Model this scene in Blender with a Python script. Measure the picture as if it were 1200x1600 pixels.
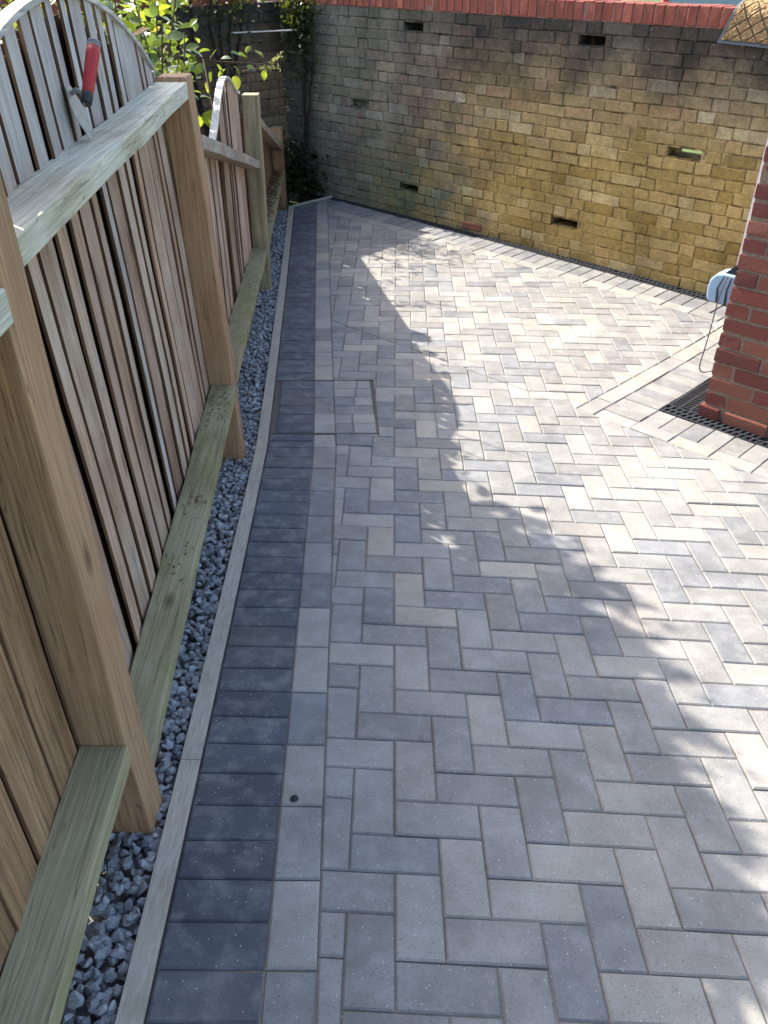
import bpy, bmesh, math, random
from mathutils import Vector, Matrix
random.seed(7)
for o in list(bpy.data.objects): bpy.data.objects.remove(o)
S = bpy.context.scene
C = S.collection
ZS = 2.0                       # the camera-levelled survey has its origin at the lens; lift everything so that the yard is near z = 0
# ------------------------------------------------------------------ camera, sky, sun, exposure
FPX = 1284.37
cam_d = bpy.data.cameras.new('camera'); cam = bpy.data.objects.new('camera', cam_d); C.objects.link(cam)
cam_d.sensor_fit = 'VERTICAL'; cam_d.sensor_height = 24.0; cam_d.lens = FPX*24.0/1600.0
cam_d.clip_start = 0.02; cam_d.clip_end = 600
PITCH = math.radians(34.71993726)
cam.location = (0, 0, ZS); cam.rotation_euler = (math.pi/2-PITCH, 0, 0)
S.camera = cam
S.render.resolution_x = 768; S.render.resolution_y = 1024
SUN_TO = Vector((-.89, .83, 1.0)).normalized()
world = bpy.data.worlds.new('World'); S.world = world; world.use_nodes = True
wn_ = world.node_tree.nodes; wl_ = world.node_tree.links
for n in list(wn_): wn_.remove(n)
sky = wn_.new('ShaderNodeTexSky'); sky.sky_type = 'NISHITA'; sky.sun_disc = False
sky.sun_elevation = math.asin(SUN_TO.z); sky.sun_rotation = math.atan2(SUN_TO.x, SUN_TO.y)
sky.air_density = 1.0; sky.dust_density = 3.0; sky.ozone_density = 1.0
bg = wn_.new('ShaderNodeBackground'); bg.inputs[1].default_value = 0.15
wo = wn_.new('ShaderNodeOutputWorld')
wl_.new(sky.outputs[0], bg.inputs[0]); wl_.new(bg.outputs[0], wo.inputs[0])
sun_d = bpy.data.lights.new('sun', 'SUN'); sun = bpy.data.objects.new('sun', sun_d); C.objects.link(sun)
sun_d.energy = 3.9; sun_d.angle = math.radians(0.53); sun_d.color = (1.0, .94, .85)
sun.rotation_euler = SUN_TO.to_track_quat('Z', 'Y').to_euler(); sun.location = (-6, 5, 9)
S.view_settings.view_transform = 'Standard'; S.view_settings.look = 'None'
S.view_settings.gamma = 1.0; S.view_settings.use_curve_mapping = False
S.view_settings.exposure = 1.75

# ------------------------------------------------------------------ surveyed ground: a slope that flattens towards the wall
U = Vector((0.99763976, -0.01712956, -0.06649424)); V = Vector((0.00880115, 0.99229585, -0.12357782))
N = Vector((0.06809879, 0.12270092, 0.99010456)); O = Vector((0.12233268, 0.91394704, -1.64468514+ZS))
Q = (-2.47606866e-03, 1.38952117e-02, 1.16919772e-02)
def hq(u, v): return Q[0]*u*u+Q[1]*u*v+Q[2]*v*v
def gp(u, v, h=0.0): return O+U*u+V*v+N*(hq(u, v)+h)
def uvw(x, y):                               # plan position -> (u, v) on the paving
    u, v = x-.12, y-.91
    for _ in range(12):
        p = gp(u, v); u += (x-p.x); v += (y-p.y)
    return u, v
def gz(x, y, h=0.0):
    u, v = uvw(x, y); return gp(u, v, h).z
def px(P):
    p = Vector(P)-Vector((0, 0, ZS)); s, c = math.sin(PITCH), math.cos(PITCH)
    dz = p.y*c-p.z*s; dy = -p.y*s-p.z*c
    if dz < .05: return (-9999, -9999, dz)
    return (600+FPX*p.x/dz, 800+FPX*dy/dz, dz)

# ------------------------------------------------------------------ mesh and object helpers
def mesh(name, vs, fs, mats=None, mi=None, smooth=False):
    m = bpy.data.meshes.new(name); m.from_pydata([tuple(v) for v in vs], [], fs)
    for q in (mats or []): m.materials.append(q)
    if mi: m.polygons.foreach_set('material_index', mi)
    if smooth: m.polygons.foreach_set('use_smooth', [True]*len(fs))
    m.update(); return m
def link(name, data, parent=None, mw=None):
    o = bpy.data.objects.new(name, data); C.objects.link(o)
    if mw is not None: o.matrix_world = mw
    if parent is not None:
        o.parent = parent; w = Vector((0, 0, 0)); q = parent
        while q is not None: w += q.location; q = q.parent
        if mw is None: o.location = -w                    # meshes are made in place; parents are unrotated
        else: o.matrix_basis = Matrix.Translation(-w) @ mw
    return o
def tag(o, label=None, cat=None, group=None, kind=None):
    if label: o['label'] = label
    if cat: o['category'] = cat
    if group: o['group'] = group
    if kind: o['kind'] = kind
    return o
def thing(name, loc, label, cat, group=None):
    o = bpy.data.objects.new(name, None); C.objects.link(o); o.location = loc; o.empty_display_size = .1
    return tag(o, label, cat, group)
class MB:
    def __init__(s): s.v = []; s.f = []; s.m = []
    def add(s, vs, fs, mi=0):
        b = len(s.v); s.v += [Vector(q) for q in vs]; s.f += [tuple(i+b for i in f) for f in fs]; s.m += [mi]*len(fs); return s
    def box(s, o, ax, ay, az, mi=0):             # corner + three edge vectors
        o, ax, ay, az = map(Vector, (o, ax, ay, az))
        vs = [o, o+ax, o+ax+ay, o+ay, o+az, o+ax+az, o+ax+ay+az, o+ay+az]
        fs = [(0, 3, 2, 1), (4, 5, 6, 7), (0, 1, 5, 4), (1, 2, 6, 5), (2, 3, 7, 6), (3, 0, 4, 7)]
        if ax.cross(ay).dot(az) < 0: fs = [tuple(reversed(f)) for f in fs]
        return s.add(vs, fs, mi)
    def tube(s, pts, rs, n=8, mi=0, cap=True):
        pts = [Vector(p) for p in pts]; rings = []
        if not isinstance(rs, (list, tuple)): rs = [rs]*len(pts)
        prev = None; vs = []; fs = []
        for i, p in enumerate(pts):
            t = (pts[min(i+1, len(pts)-1)]-pts[max(i-1, 0)]).normalized()
            a = prev if prev is not None else (Vector((0, 0, 1)) if abs(t.z) < .9 else Vector((1, 0, 0)))
            a = (a-t*a.dot(t)).normalized(); b = t.cross(a); prev = a
            for k in range(n):
                w = 2*math.pi*k/n; vs.append(p+(a*math.cos(w)+b*math.sin(w))*rs[i])
        for i in range(len(pts)-1):
            for k in range(n):
                fs.append((i*n+k, i*n+(k+1) % n, (i+1)*n+(k+1) % n, (i+1)*n+k))
        if cap:
            fs.append(tuple(reversed(range(n)))); fs.append(tuple(range((len(pts)-1)*n, len(pts)*n)))
        return s.add(vs, fs, mi)
    def build(s, name, mats, parent=None, smooth=False, bevel=0.0):
        if not isinstance(mats, (list, tuple)): mats = [mats]
        m = mesh(name, s.v, s.f, mats, s.m, smooth)
        if bevel > 0:
            bm = bmesh.new(); bm.from_mesh(m)
            bmesh.ops.bevel(bm, geom=[e for e in bm.edges if e.calc_face_angle(0) > .5], offset=bevel, segments=2, affect='EDGES', profile=.6)
            bm.to_mesh(m); bm.free()
        return link(name, m, parent)
def clip(poly, a, b, c):                         # keep a*x + b*y + c >= 0
    out = []
    for i in range(len(poly)):
        p, q = poly[i], poly[(i+1) % len(poly)]
        dp, dq = a*p[0]+b*p[1]+c, a*q[0]+b*q[1]+c
        if dp >= 0: out.append(p)
        if dp*dq < 0:
            t = dp/(dp-dq); out.append((p[0]+(q[0]-p[0])*t, p[1]+(q[1]-p[1])*t))
    return out
def area(poly):
    return .5*sum(poly[i][0]*poly[(i+1) % len(poly)][1]-poly[(i+1) % len(poly)][0]*poly[i][1] for i in range(len(poly)))
def inset(poly, d):
    n = len(poly); out = poly
    for i in range(n):
        p, q = poly[i], poly[(i+1) % n]; ex, ey = q[0]-p[0], q[1]-p[1]; L = math.hypot(ex, ey)
        if L < 1e-5: continue
        nx, ny = -ey/L, ex/L
        out = clip(out, nx, ny, -(nx*p[0]+ny*p[1])-d)
        if len(out) < 3: return []
    return out
def dedupe(poly):
    out = []
    for p in poly:
        if not out or math.hypot(p[0]-out[-1][0], p[1]-out[-1][1]) > .0015: out.append(p)
    while len(out) > 2 and math.hypot(out[0][0]-out[-1][0], out[0][1]-out[-1][1]) < .0015: out.pop()
    return out

# ------------------------------------------------------------------ materials
class NT:
    def __init__(s, name):
        s.mat = bpy.data.materials.new(name); s.mat.use_nodes = True; s.t = s.mat.node_tree
        s.n = s.t.nodes; s.l = s.t.links; s.b = s.n['Principled BSDF']
    def new(s, t, **k):
        x = s.n.new(t)
        for a, v in k.items(): setattr(x, a, v)
        return x
    def set(s, sock, v):
        if hasattr(v, 'is_output'): s.l.new(v, sock)
        else: sock.default_value = v
    def obj(s): return s.new('ShaderNodeTexCoord').outputs['Object']
    def pos(s): return s.new('ShaderNodeNewGeometry').outputs['Position']
    def scale(s, v, sc, loc=(0, 0, 0)):
        m = s.new('ShaderNodeMapping'); s.l.new(v, m.inputs[0]); m.inputs['Scale'].default_value = sc; m.inputs['Location'].default_value = loc
        return m.outputs[0]
    def noise(s, v, sc, det=4, rough=.55, dist=0.0):
        x = s.new('ShaderNodeTexNoise'); s.l.new(v, x.inputs['Vector']); x.inputs['Scale'].default_value = sc
        x.inputs['Detail'].default_value = det; x.inputs['Roughness'].default_value = rough; x.inputs['Distortion'].default_value = dist
        return x.outputs['Fac']
    def math(s, op, a, b=0.0, c=None, clamp=False):
        x = s.new('ShaderNodeMath', operation=op, use_clamp=clamp); s.set(x.inputs[0], a); s.set(x.inputs[1], b)
        if c is not None: s.set(x.inputs[2], c)
        return x.outputs[0]
    def ramp(s, f, stops, const=False):
        x = s.new('ShaderNodeValToRGB'); s.l.new(f, x.inputs[0]); e = x.color_ramp.elements
        if const: x.color_ramp.interpolation = 'CONSTANT'
        while len(e) > 1: e.remove(e[-1])
        for i, (p, c) in enumerate(stops):
            q = e[0] if i == 0 else e.new(p)
            q.position = p; q.color = (c[0], c[1], c[2], 1) if hasattr(c, '__len__') else (c, c, c, 1)
        return x.outputs[0]
    def mr(s, f, a, b, c=0.0, d=1.0):
        x = s.new('ShaderNodeMapRange'); s.l.new(f, x.inputs[0])
        for i, v in enumerate((a, b, c, d)): x.inputs[i+1].default_value = v
        return x.outputs[0]
    def mix(s, f, a, b, mode='MIX'):
        x = s.new('ShaderNodeMix', data_type='RGBA', blend_type=mode)
        s.set(x.inputs[0], f)
        for i, v in ((6, a), (7, b)):
            if hasattr(v, 'is_output'): s.l.new(v, x.inputs[i])
            else: x.inputs[i].default_value = (v[0], v[1], v[2], 1)
        return x.outputs[2]
    def rnd(s):                                   # one random number per object and per loose piece
        a = s.new('ShaderNodeObjectInfo').outputs['Random']; b = s.new('ShaderNodeNewGeometry').outputs['Random Per Island']
        return s.math('FRACT', s.math('ADD', s.math('MULTIPLY', a, 7.31), s.math('MULTIPLY', b, 3.17)))
    def scalecol(s, c, f):                        # colour times grey factor
        cc = s.new('ShaderNodeCombineColor')
        for i in range(3): s.l.new(f, cc.inputs[i])
        return s.mix(1.0, c, cc.outputs[0], 'MULTIPLY')
    def bump(s, h, st=.3, d=.01, prev=None):
        x = s.new('ShaderNodeBump'); s.l.new(h, x.inputs['Height']); x.inputs['Strength'].default_value = st; x.inputs['Distance'].default_value = d
        if prev is not None: s.l.new(prev, x.inputs['Normal'])
        return x.outputs[0]
    def done(s, col, rough=.8, nrm=None, spec=.3):
        s.set(s.b.inputs['Base Color'], col if hasattr(col, 'is_output') else (col[0], col[1], col[2], 1))
        s.set(s.b.inputs['Roughness'], rough); s.b.inputs['Specular IOR Level'].default_value = spec
        if nrm is not None: s.l.new(nrm, s.b.inputs['Normal'])
        return s.mat

def paver_mat(name, col, var=.22):
    m = NT(name); p = m.pos(); r = m.rnd()
    c = m.scalecol(m.mix(0.0, col, col), m.mr(r, 0, 1, 1-var, 1+var))
    big = m.noise(p, 5.5, 5, .6); c = m.scalecol(c, m.mr(big, .3, .7, .78, 1.2))
    cloud = m.noise(m.scale(p, (1, 1, 1), (3, 7, 1)), 17, 4, .6)
    c = m.mix(m.mr(cloud, .46, .78, 0, .36), c, (.38, .375, .36))                   # pale bloom
    brown = m.noise(m.scale(p, (1, 1, 1), (11, 2, 5)), 3.1, 3, .5)
    c = m.mix(m.mr(brown, .48, .75, 0, .24), c, (.27, .235, .195))
    grain = m.noise(p, 620, 2, .7); c = m.scalecol(c, m.mr(grain, .25, .75, .72, 1.28))
    pit = m.noise(p, 210, 2, .6); c = m.scalecol(c, m.mr(pit, .28, .42, .62, 1.0))
    fl = m.new('ShaderNodeTexVoronoi'); m.l.new(p, fl.inputs['Vector']); fl.inputs['Scale'].default_value = 62
    fleck = m.math('LESS_THAN', fl.outputs['Distance'], .085)
    c = m.mix(m.math('MULTIPLY', fleck, .55), c, (.72, .72, .70))
    b = m.bump(grain, .25, .002); b = m.bump(pit, .3, .003, b); b = m.bump(big, .2, .01, b)
    return m.done(c, m.mr(big, .3, .7, .62, .8), b, .3)
PV = [paver_mat('paver_grey', (.200, .194, .182), .14), paver_mat('paver_slate', (.168, .170, .172), .13), paver_mat('paver_pale', (.265, .25, .222), .09),
      paver_mat('paver_buff', (.295, .268, .228), .05), paver_mat('paver_charcoal', (.072, .079, .092), .13), paver_mat('paver_midgrey', (.228, .218, .202), .11)]
def sand_mat():
    m = NT('joint_sand'); p = m.pos(); n = m.noise(p, 2.3, 4, .6); g = m.noise(p, 400, 2, .7)
    c = m.ramp(n, [(.35, (.10, .092, .082)), (.58, (.18, .155, .13)), (.75, (.27, .20, .15))])
    return m.done(m.scalecol(c, m.mr(g, .3, .7, .6, 1.3)), .95, m.bump(g, .5, .003))
M_SAND = sand_mat()

def wall_colour(m, base_of, ret=False):
    """old stock brick: grey soot on top, ochre algae low on the right, green patches low on the left (world position)"""
    p = m.pos(); sep = m.new('ShaderNodeSeparateXYZ'); m.l.new(p, sep.inputs[0])
    sx = m.math('ADD', m.math('MULTIPLY', sep.outputs[0], WD.x), m.math('MULTIPLY', sep.outputs[1], WD.y))
    sx = m.math('SUBTRACT', sx, W0.x*WD.x+W0.y*WD.y)
    big = m.noise(p, 1.9, 5, .65); med = m.noise(m.scale(p, (1, 1, 1), (4, 9, 2)), 4.2, 5, .62)
    fine = m.noise(p, 34, 4, .65); gr = m.noise(p, 190, 3, .7)
    r = m.rnd()
    c = m.ramp(r, [(0, (.13, .105, .075)), (.2, (.23, .185, .125)), (.42, (.17, .125, .085)), (.6, (.29, .215, .13)), (.78, (.22, .13, .095)), (.9, (.20, .17, .13)), (1, (.36, .31, .235))])
    c = base_of(c)
    zc = sep.outputs[2]
    # ochre growth: right of s ~ 1.7 and below the top third
    fx = m.mr(m.math('ADD', sx, m.math('MULTIPLY', med, 1.7)), 1.95, 2.75)
    fz = m.mr(m.math('ADD', zc, m.math('MULTIPLY', big, .7)), 1.95, 1.05)
    och = m.math('MULTIPLY', fx, fz, clamp=True)
    c = m.mix(m.math('MULTIPLY', och, .64), c, m.mix(r, (.39, .24, .045), (.56, .39, .13)))
    gx = m.mr(m.math('ADD', m.math('ABSOLUTE', m.math('SUBTRACT', sx, .85)), m.math('MULTIPLY', med, .9)), 1.35, .55)
    gz_ = m.mr(m.math('ADD', zc, m.math('MULTIPLY', big, .6)), 1.15, .6)
    gre = m.math('MULTIPLY', gx, gz_, clamp=True)
    c = m.mix(m.math('MULTIPLY', gre, .88), c, m.mix(m.mr(med, .35, .65), (.085, .115, .05), (.25, .19, .03)))
    soot = m.mr(m.math('ADD', zc, m.math('MULTIPLY', m.math('SUBTRACT', med, .5), .7)), 1.02, 1.46)
    c = m.mix(m.math('MULTIPLY', soot, .93), c, m.mix(r, (.03, .026, .023), (.066, .052, .043)))
    left = m.mr(m.math('ADD', sx, m.math('MULTIPLY', med, .8)), 1.9, .7)
    c = m.mix(m.math('MULTIPLY', left, .0 if ret else .5), c, (.21, .195, .155))
    corner_shade = m.mr(m.math('ADD', sx, m.math('MULTIPLY', med, .7)), .45, .05)  # shade of the shrubs in the wall corner, painted into the wall colour
    c = m.mix(m.math('MULTIPLY', corner_shade, .3 if ret else .7), c, (.03, .03, .026))
    pat = m.noise(m.scale(p, (1, 1, .55), (9, 1, 4)), 2.7, 5, .65); c = m.scalecol(c, m.mr(pat, .32, .66, .70, 1.3))
    c = m.mix(m.mr(fine, .64, .8, 0, .45), c, (.40, .37, .32))                   # lichen and old limewash
    c = m.scalecol(c, m.mr(fine, .3, .7, .75, 1.2)); c = m.scalecol(c, m.mr(gr, .3, .7, .8, 1.18))
    b = m.bump(fine, .6, .008); b = m.bump(gr, .45, .003, b)
    return c, b
W0 = Vector((-.48, 8.013, -1.975+ZS)); WD = Vector((.7298, -.6836, 0)).normalized(); WN = Vector((-.6836, -.7298, 0)).normalized()
def brick_wall_mat():
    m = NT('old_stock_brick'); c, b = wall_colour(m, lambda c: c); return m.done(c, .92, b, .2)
def mortar_mat():
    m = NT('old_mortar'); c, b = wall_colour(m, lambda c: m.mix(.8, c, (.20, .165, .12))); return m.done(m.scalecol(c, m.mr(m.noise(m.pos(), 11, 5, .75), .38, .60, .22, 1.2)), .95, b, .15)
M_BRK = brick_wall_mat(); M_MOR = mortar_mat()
def return_mat():
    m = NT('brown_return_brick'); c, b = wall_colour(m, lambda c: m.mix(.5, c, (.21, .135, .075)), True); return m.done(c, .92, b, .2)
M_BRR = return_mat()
def red_brick(name, a, b_, c_, white=0.0):
    m = NT(name); p = m.pos(); r = m.rnd(); f = m.noise(p, 30, 5, .65); g = m.noise(p, 260, 3, .7)
    c = m.ramp(r, [(0, a), (.45, b_), (.8, c_), (1, a)])
    c = m.mix(m.mr(f, .52, .75, 0, .45), c, (.14, .09, .075)); c = m.scalecol(c, m.mr(g, .3, .7, .7, 1.25))
    c = m.mix(m.mr(m.noise(p, 90, 3, .6), .70-white*.35, .84, 0, .3+white), c, (.42, .33, .27))
    return m.done(c, .85, m.bump(g, .5, .003, m.bump(f, .6, .008)), .25)
M_RED = red_brick('red_pier_brick', (.14, .046, .036), (.205, .060, .044), (.235, .092, .06), .15)
M_COP = red_brick('red_coping_brick', (.235, .062, .042), (.28, .08, .052), (.20, .055, .04))
def plain(name, col, rough=.7, spec=.3, metal=0.0, nsc=40, amt=.25, bmp=.1):
    m = NT(name); p = m.obj(); n = m.noise(p, nsc, 4, .6); c = m.scalecol(m.mix(0.0, col, col), m.mr(n, .3, .7, 1-amt, 1+amt))
    m.b.inputs['Metallic'].default_value = metal
    return m.done(c, m.mr(n, .3, .7, max(.05, rough-.12), min(1, rough+.12)), m.bump(n, bmp, .004), spec)
M_PMOR = plain('pier_mortar', (.205, .145, .105), .95, .2, 0, 60, .3, .5)
M_DRAIN = plain('black_drain_plastic', (.026, .028, .032), .55, .4, 0, 90, .45, .2)
M_VOID = plain('drain_trough', (.006, .006, .007), .9, .1)
M_RUST = plain('rusty_cover_frame', (.145, .105, .085), .85, .3, .2, 120, .5, .4)

def wood(name, axis, light, dark, moss=None, grey=None, moss_amt=.0, grain=1.0, knots=True, silver=None):
    m = NT(name); p = m.obj(); info = m.new('ShaderNodeObjectInfo').outputs['Random']
    off = m.new('ShaderNodeCombineXYZ'); m.l.new(m.math('MULTIPLY', info, 37.0), off.inputs[0]); m.l.new(m.math('MULTIPLY', info, 91.0), off.inputs[1]); m.l.new(m.math('MULTIPLY', info, 53.0), off.inputs[2])
    add = m.new('ShaderNodeVectorMath', operation='ADD'); m.l.new(p, add.inputs[0]); m.l.new(off.outputs[0], add.inputs[1]); q = add.outputs[0]
    sc = [34, 34, 34]; sc['xyz'.index(axis)] = 1.3
    g1 = m.noise(m.scale(q, tuple(sc)), 1.0*grain, 5, .62, 1.2)
    sc2 = [150, 150, 150]; sc2['xyz'.index(axis)] = 4
    g2 = m.noise(m.scale(q, tuple(sc2)), 1.0, 3, .6, .5)
    blot = m.noise(q, 3.4, 4, .6)
    c = m.mix(m.mr(g1, .36, .64), dark, light)
    c = m.scalecol(c, m.mr(g2, .3, .7, .72 if grain >= .7 else .9, 1.2 if grain >= .7 else 1.06))
    c = m.scalecol(c, m.mr(info, 0, 1, .74, 1.22))
    c = m.scalecol(c, m.mr(blot, .3, .7, .78, 1.16))
    if grey is not None:
        c = m.mix(m.mr(m.noise(m.scale(q, (1, 1, 1), (5, 1, 3)), 2.1, 4, .6), .38, .62, .1, .85), c, m.scalecol(m.mix(0.0, grey, grey), m.mr(g2, .3, .7, .7, 1.2)))
    if silver is not None:
        sp = m.new('ShaderNodeSeparateXYZ'); m.l.new(m.pos(), sp.inputs[0])
        c = m.mix(m.mr(m.math('ADD', sp.outputs[2], m.math('MULTIPLY', blot, .25)), 1.68, 1.80, 0, .85), c, m.scalecol(m.mix(0.0, silver, silver), m.mr(g2, .3, .7, .62, 1.2)))
    if moss is not None:
        mm = m.noise(m.scale(p, (1, 1, 1), (8, 3, 1)), 4.5, 5, .65)
        c = m.mix(m.mr(mm, .62-moss_amt*.5, .8-moss_amt*.4, 0, .8), c, moss)
    if knots:
        v = m.new('ShaderNodeTexVoronoi'); ks = [5.5, 5.5, 5.5]; ks['xyz'.index(axis)] = 2.2
        m.l.new(m.scale(q, tuple(ks)), v.inputs['Vector']); v.inputs['Scale'].default_value = 1.0
        c = m.mix(m.mr(v.outputs['Distance'], .11, .03, 0, .75), c, (dark[0]*.35, dark[1]*.33, dark[2]*.33))
    # drying cracks
    cr = m.noise(m.scale(q, tuple(x*.6 for x in sc)), 1.7, 2, .5, .3); crack = m.mr(m.math('ABSOLUTE', m.math('SUBTRACT', cr, .5)), .012, .0, 0, .55)
    if grain >= .7: c = m.mix(crack, c, (dark[0]*.25, dark[1]*.25, dark[2]*.25))
    b = m.bump(g2, .35, .003); b = m.bump(g1, .4, .004, b)
    return m.done(c, .82, b, .2)
TAN, BRN, GRY = (.33, .235, .15), (.17, .105, .06), (.34, .33, .32)
WM = dict(
    board=wood('weathered_board', 'z', (.52, .33, .205), (.30, .175, .105), None, (.53, .41, .32), silver=(.47, .44, .42)),
    board_top=wood('silvered_board', 'z', (.48, .39, .31), (.29, .22, .17), None, (.56, .50, .46), silver=(.52, .50, .49)),
    board_brown=wood('red_brown_board', 'z', (.46, .285, .18), (.25, .14, .085), None, (.43, .31, .235), silver=(.42, .38, .36)),
    edge_brown=wood('brown_board_edge', 'z', (.24, .135, .075), (.125, .066, .036)),
    lap=wood('dark_lapped_strip', 'z', (.085, .045, .027), (.04, .021, .013)),
    board_warm=wood('brown_board', 'z', (.36, .22, .12), (.205, .115, .058)),
    post=wood('brown_post', 'z', (.45, .265, .14), (.28, .15, .075), None, (.40, .25, .145), 0, .8),
    post_grey=wood('silvered_post', 'z', (.34, .28, .17), (.21, .165, .095), (.17, .165, .07), None, .15),
    rail=wood('mossy_rail', 'y', (.52, .47, .34), (.32, .275, .18), (.20, .20, .07), (.58, .56, .46), .10),
    rail_low=wood('green_low_rail', 'y', (.40, .33, .165), (.25, .20, .095), (.20, .195, .05), (.36, .325, .205), .24),
    rail_brown=wood('brown_rail', 'y', (.42, .32, .22), (.25, .17, .10), None, (.40, .36, .31)),
    edge=wood('edging_timber', 'y', (.42, .375, .295), (.375, .33, .26), (.27, .24, .18), (.42, .38, .315), .03, .6, False),
    cap=wood('bleached_cap', 'y', (.55, .52, .47), (.38, .35, .31), None, None, 0, 1, False))

# ------------------------------------------------------------------ ground sheet, soil
def terrain():
    def axis(a): 
        r = []
        x = -a
        xs = [-90, -50, -25, -14, -9]+[-6+i*.4 for i in range(46)]+[14, 20, 30, 50, 90]
        return xs
    xs = axis(90); ys = axis(90); vs = []; fs = []
    for y in ys:
        for x in xs:
            u, v = uvw(max(-2.5, min(3.2, x)), max(-1.5, min(7.4, y)))
            z = gp(u, v, -.12).z
            far = max(abs(x)-3, y-9, -y-2, 0)
            vs.append((x, y, z-min(.12, far*.02)))
    n = len(xs)
    for j in range(len(ys)-1):
        for i in range(n-1): fs.append((j*n+i, j*n+i+1, (j+1)*n+i+1, (j+1)*n+i))
    m = NT('lawn'); p = m.pos(); a = m.noise(p, .8, 5, .6); b = m.noise(p, 40, 4, .7)
    c = m.ramp(a, [(.35, (.06, .10, .02)), (.6, (.11, .16, .035)), (.75, (.15, .17, .06))]); c = m.scalecol(c, m.mr(b, .3, .7, .5, 1.4))
    o = link('ground', mesh('ground', vs, fs, [m.done(c, .9, m.bump(b, .8, .03))]))
    tag(o, kind='structure')
    vs = []; fs = []
    nx, ny = 14, 60
    for j in range(ny+1):
        for i in range(nx+1):
            y = -1.0+9.6*j/ny; x1 = fence_x(y)-.115; x = x1-2.4*i/nx
            vs.append((x, y, gz(max(x, -2.4), min(y, 7.4), -.035)+random.uniform(-.02, .02)))
    for j in range(ny):
        for i in range(nx): fs.append((j*(nx+1)+i+1, j*(nx+1)+i, (j+1)*(nx+1)+i, (j+1)*(nx+1)+i+1))
    m = NT('garden_soil'); p = m.pos(); a = m.noise(p, 9, 5, .65); b = m.noise(p, 60, 4, .7)
    c = m.ramp(a, [(.3, (.05, .035, .022)), (.55, (.11, .075, .045)), (.72, (.17, .12, .05))]); c = m.scalecol(c, m.mr(b, .3, .7, .6, 1.4))
    o = link('soil', mesh('soil', vs, fs, [m.done(c, .95, m.bump(b, .9, .03))])); tag(o, kind='structure')
FX = [(-1.5, -.44), (.58, -.50), (1.10, -.515), (3.06, -.605), (5.55, -.784), (7.86, -.900), (9.0, -.96)]
def lerp_t(T, y):
    for i in range(len(T)-1):
        if y <= T[i+1][0] or i == len(T)-2:
            (a, p), (b, q) = T[i], T[i+1]; return p+(q-p)*(y-a)/(b-a)
def fence_x(y): return lerp_t(FX, y)
terrain()

# ------------------------------------------------------------------ paving
LB1 = ((-.211, -.95), (-.361, 2.27)); LB2 = ((-.361, 2.27), (-.76, 7.20))
def line_abc(p, q):                              # >= 0 on the right-hand side of p -> q
    dx, dy = q[0]-p[0], q[1]-p[1]; L = math.hypot(dx, dy); a, b = dy/L, -dx/L
    return a, b, -(a*p[0]+b*p[1])
def frame(p, q):
    L = math.hypot(q[0]-p[0], q[1]-p[1]); t = ((q[0]-p[0])/L, (q[1]-p[1])/L); return p, t, (-t[1], t[0]), L   # normal points left
D0 = (-.695, 6.995); DD = (.7304, -.6832); DM = (-.6832, -.7304)          # near edge of the drain along the wall
def wall_d(off): return DM[0], DM[1], -(DM[0]*D0[0]+DM[1]*D0[1])-off      # >= 0 at more than off from the drain
A0 = (.811, 2.798); AA = (.680, .733); AB = (.733, -.680)                 # pier border: corner and its two arms
def ab_a(off): return AA[0], AA[1], -(AA[0]*A0[0]+AA[1]*A0[1])-off
def ab_b(off): return AB[0], AB[1], -(AB[0]*A0[0]+AB[1]*A0[1])-off
neg = lambda t: (-t[0], -t[1], -t[2])
ENDL = line_abc((-.70, 7.08), (-1.06, 6.80))      # far end beside the fence corner
if ENDL[0]*0+ENDL[1]*3+ENDL[2] < 0: ENDL = neg(ENDL)
pieces = []                                       # (polygon, tone)
def push(poly, tone):
    poly = dedupe(poly)
    if len(poly) < 3: return
    if area(poly) < 0: poly = poly[::-1]
    if area(poly) < .0006: return
    pieces.append((poly, tone))
RT = max
P2, T2, N2, L2 = frame(*LB2); P1, T1, N1, L1 = frame(*LB1)
TRAY0, TRAY1 = .145, .80                          # the recessed cover, along the second stretch of the border
def F2(t, n): return (P2[0]+T2[0]*t+N2[0]*n, P2[1]+T2[1]*t+N2[1]*n)
def F1(t, n): return (P1[0]+T1[0]*t+N1[0]*n, P1[1]+T1[1]*t+N1[1]*n)
tr_r = line_abc(F2(TRAY0, -.200), F2(TRAY1, -.212)); tr_b = line_abc(F2(TRAY0, 0), F2(TRAY0, -.3)); tr_t = line_abc(F2(TRAY1, -.3), F2(TRAY1, 0))
if tr_b[0]*P1[0]+tr_b[1]*P1[1]+tr_b[2] < 0: tr_b = neg(tr_b)
if tr_t[0]*P1[0]+tr_t[1]*P1[1]+tr_t[2] > 0: tr_t = neg(tr_t)
special = {(-1, 11): 3, (0, 9): 2, (-1, 10): 3, (0, 14): 3}
def herring_tone(k, H):
    if k in special: return special[k]
    r = random.random()
    return 0 if r < .34 else 1 if r < .56 else 5 if r < .78 else 2 if r < .95 else 3
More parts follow.
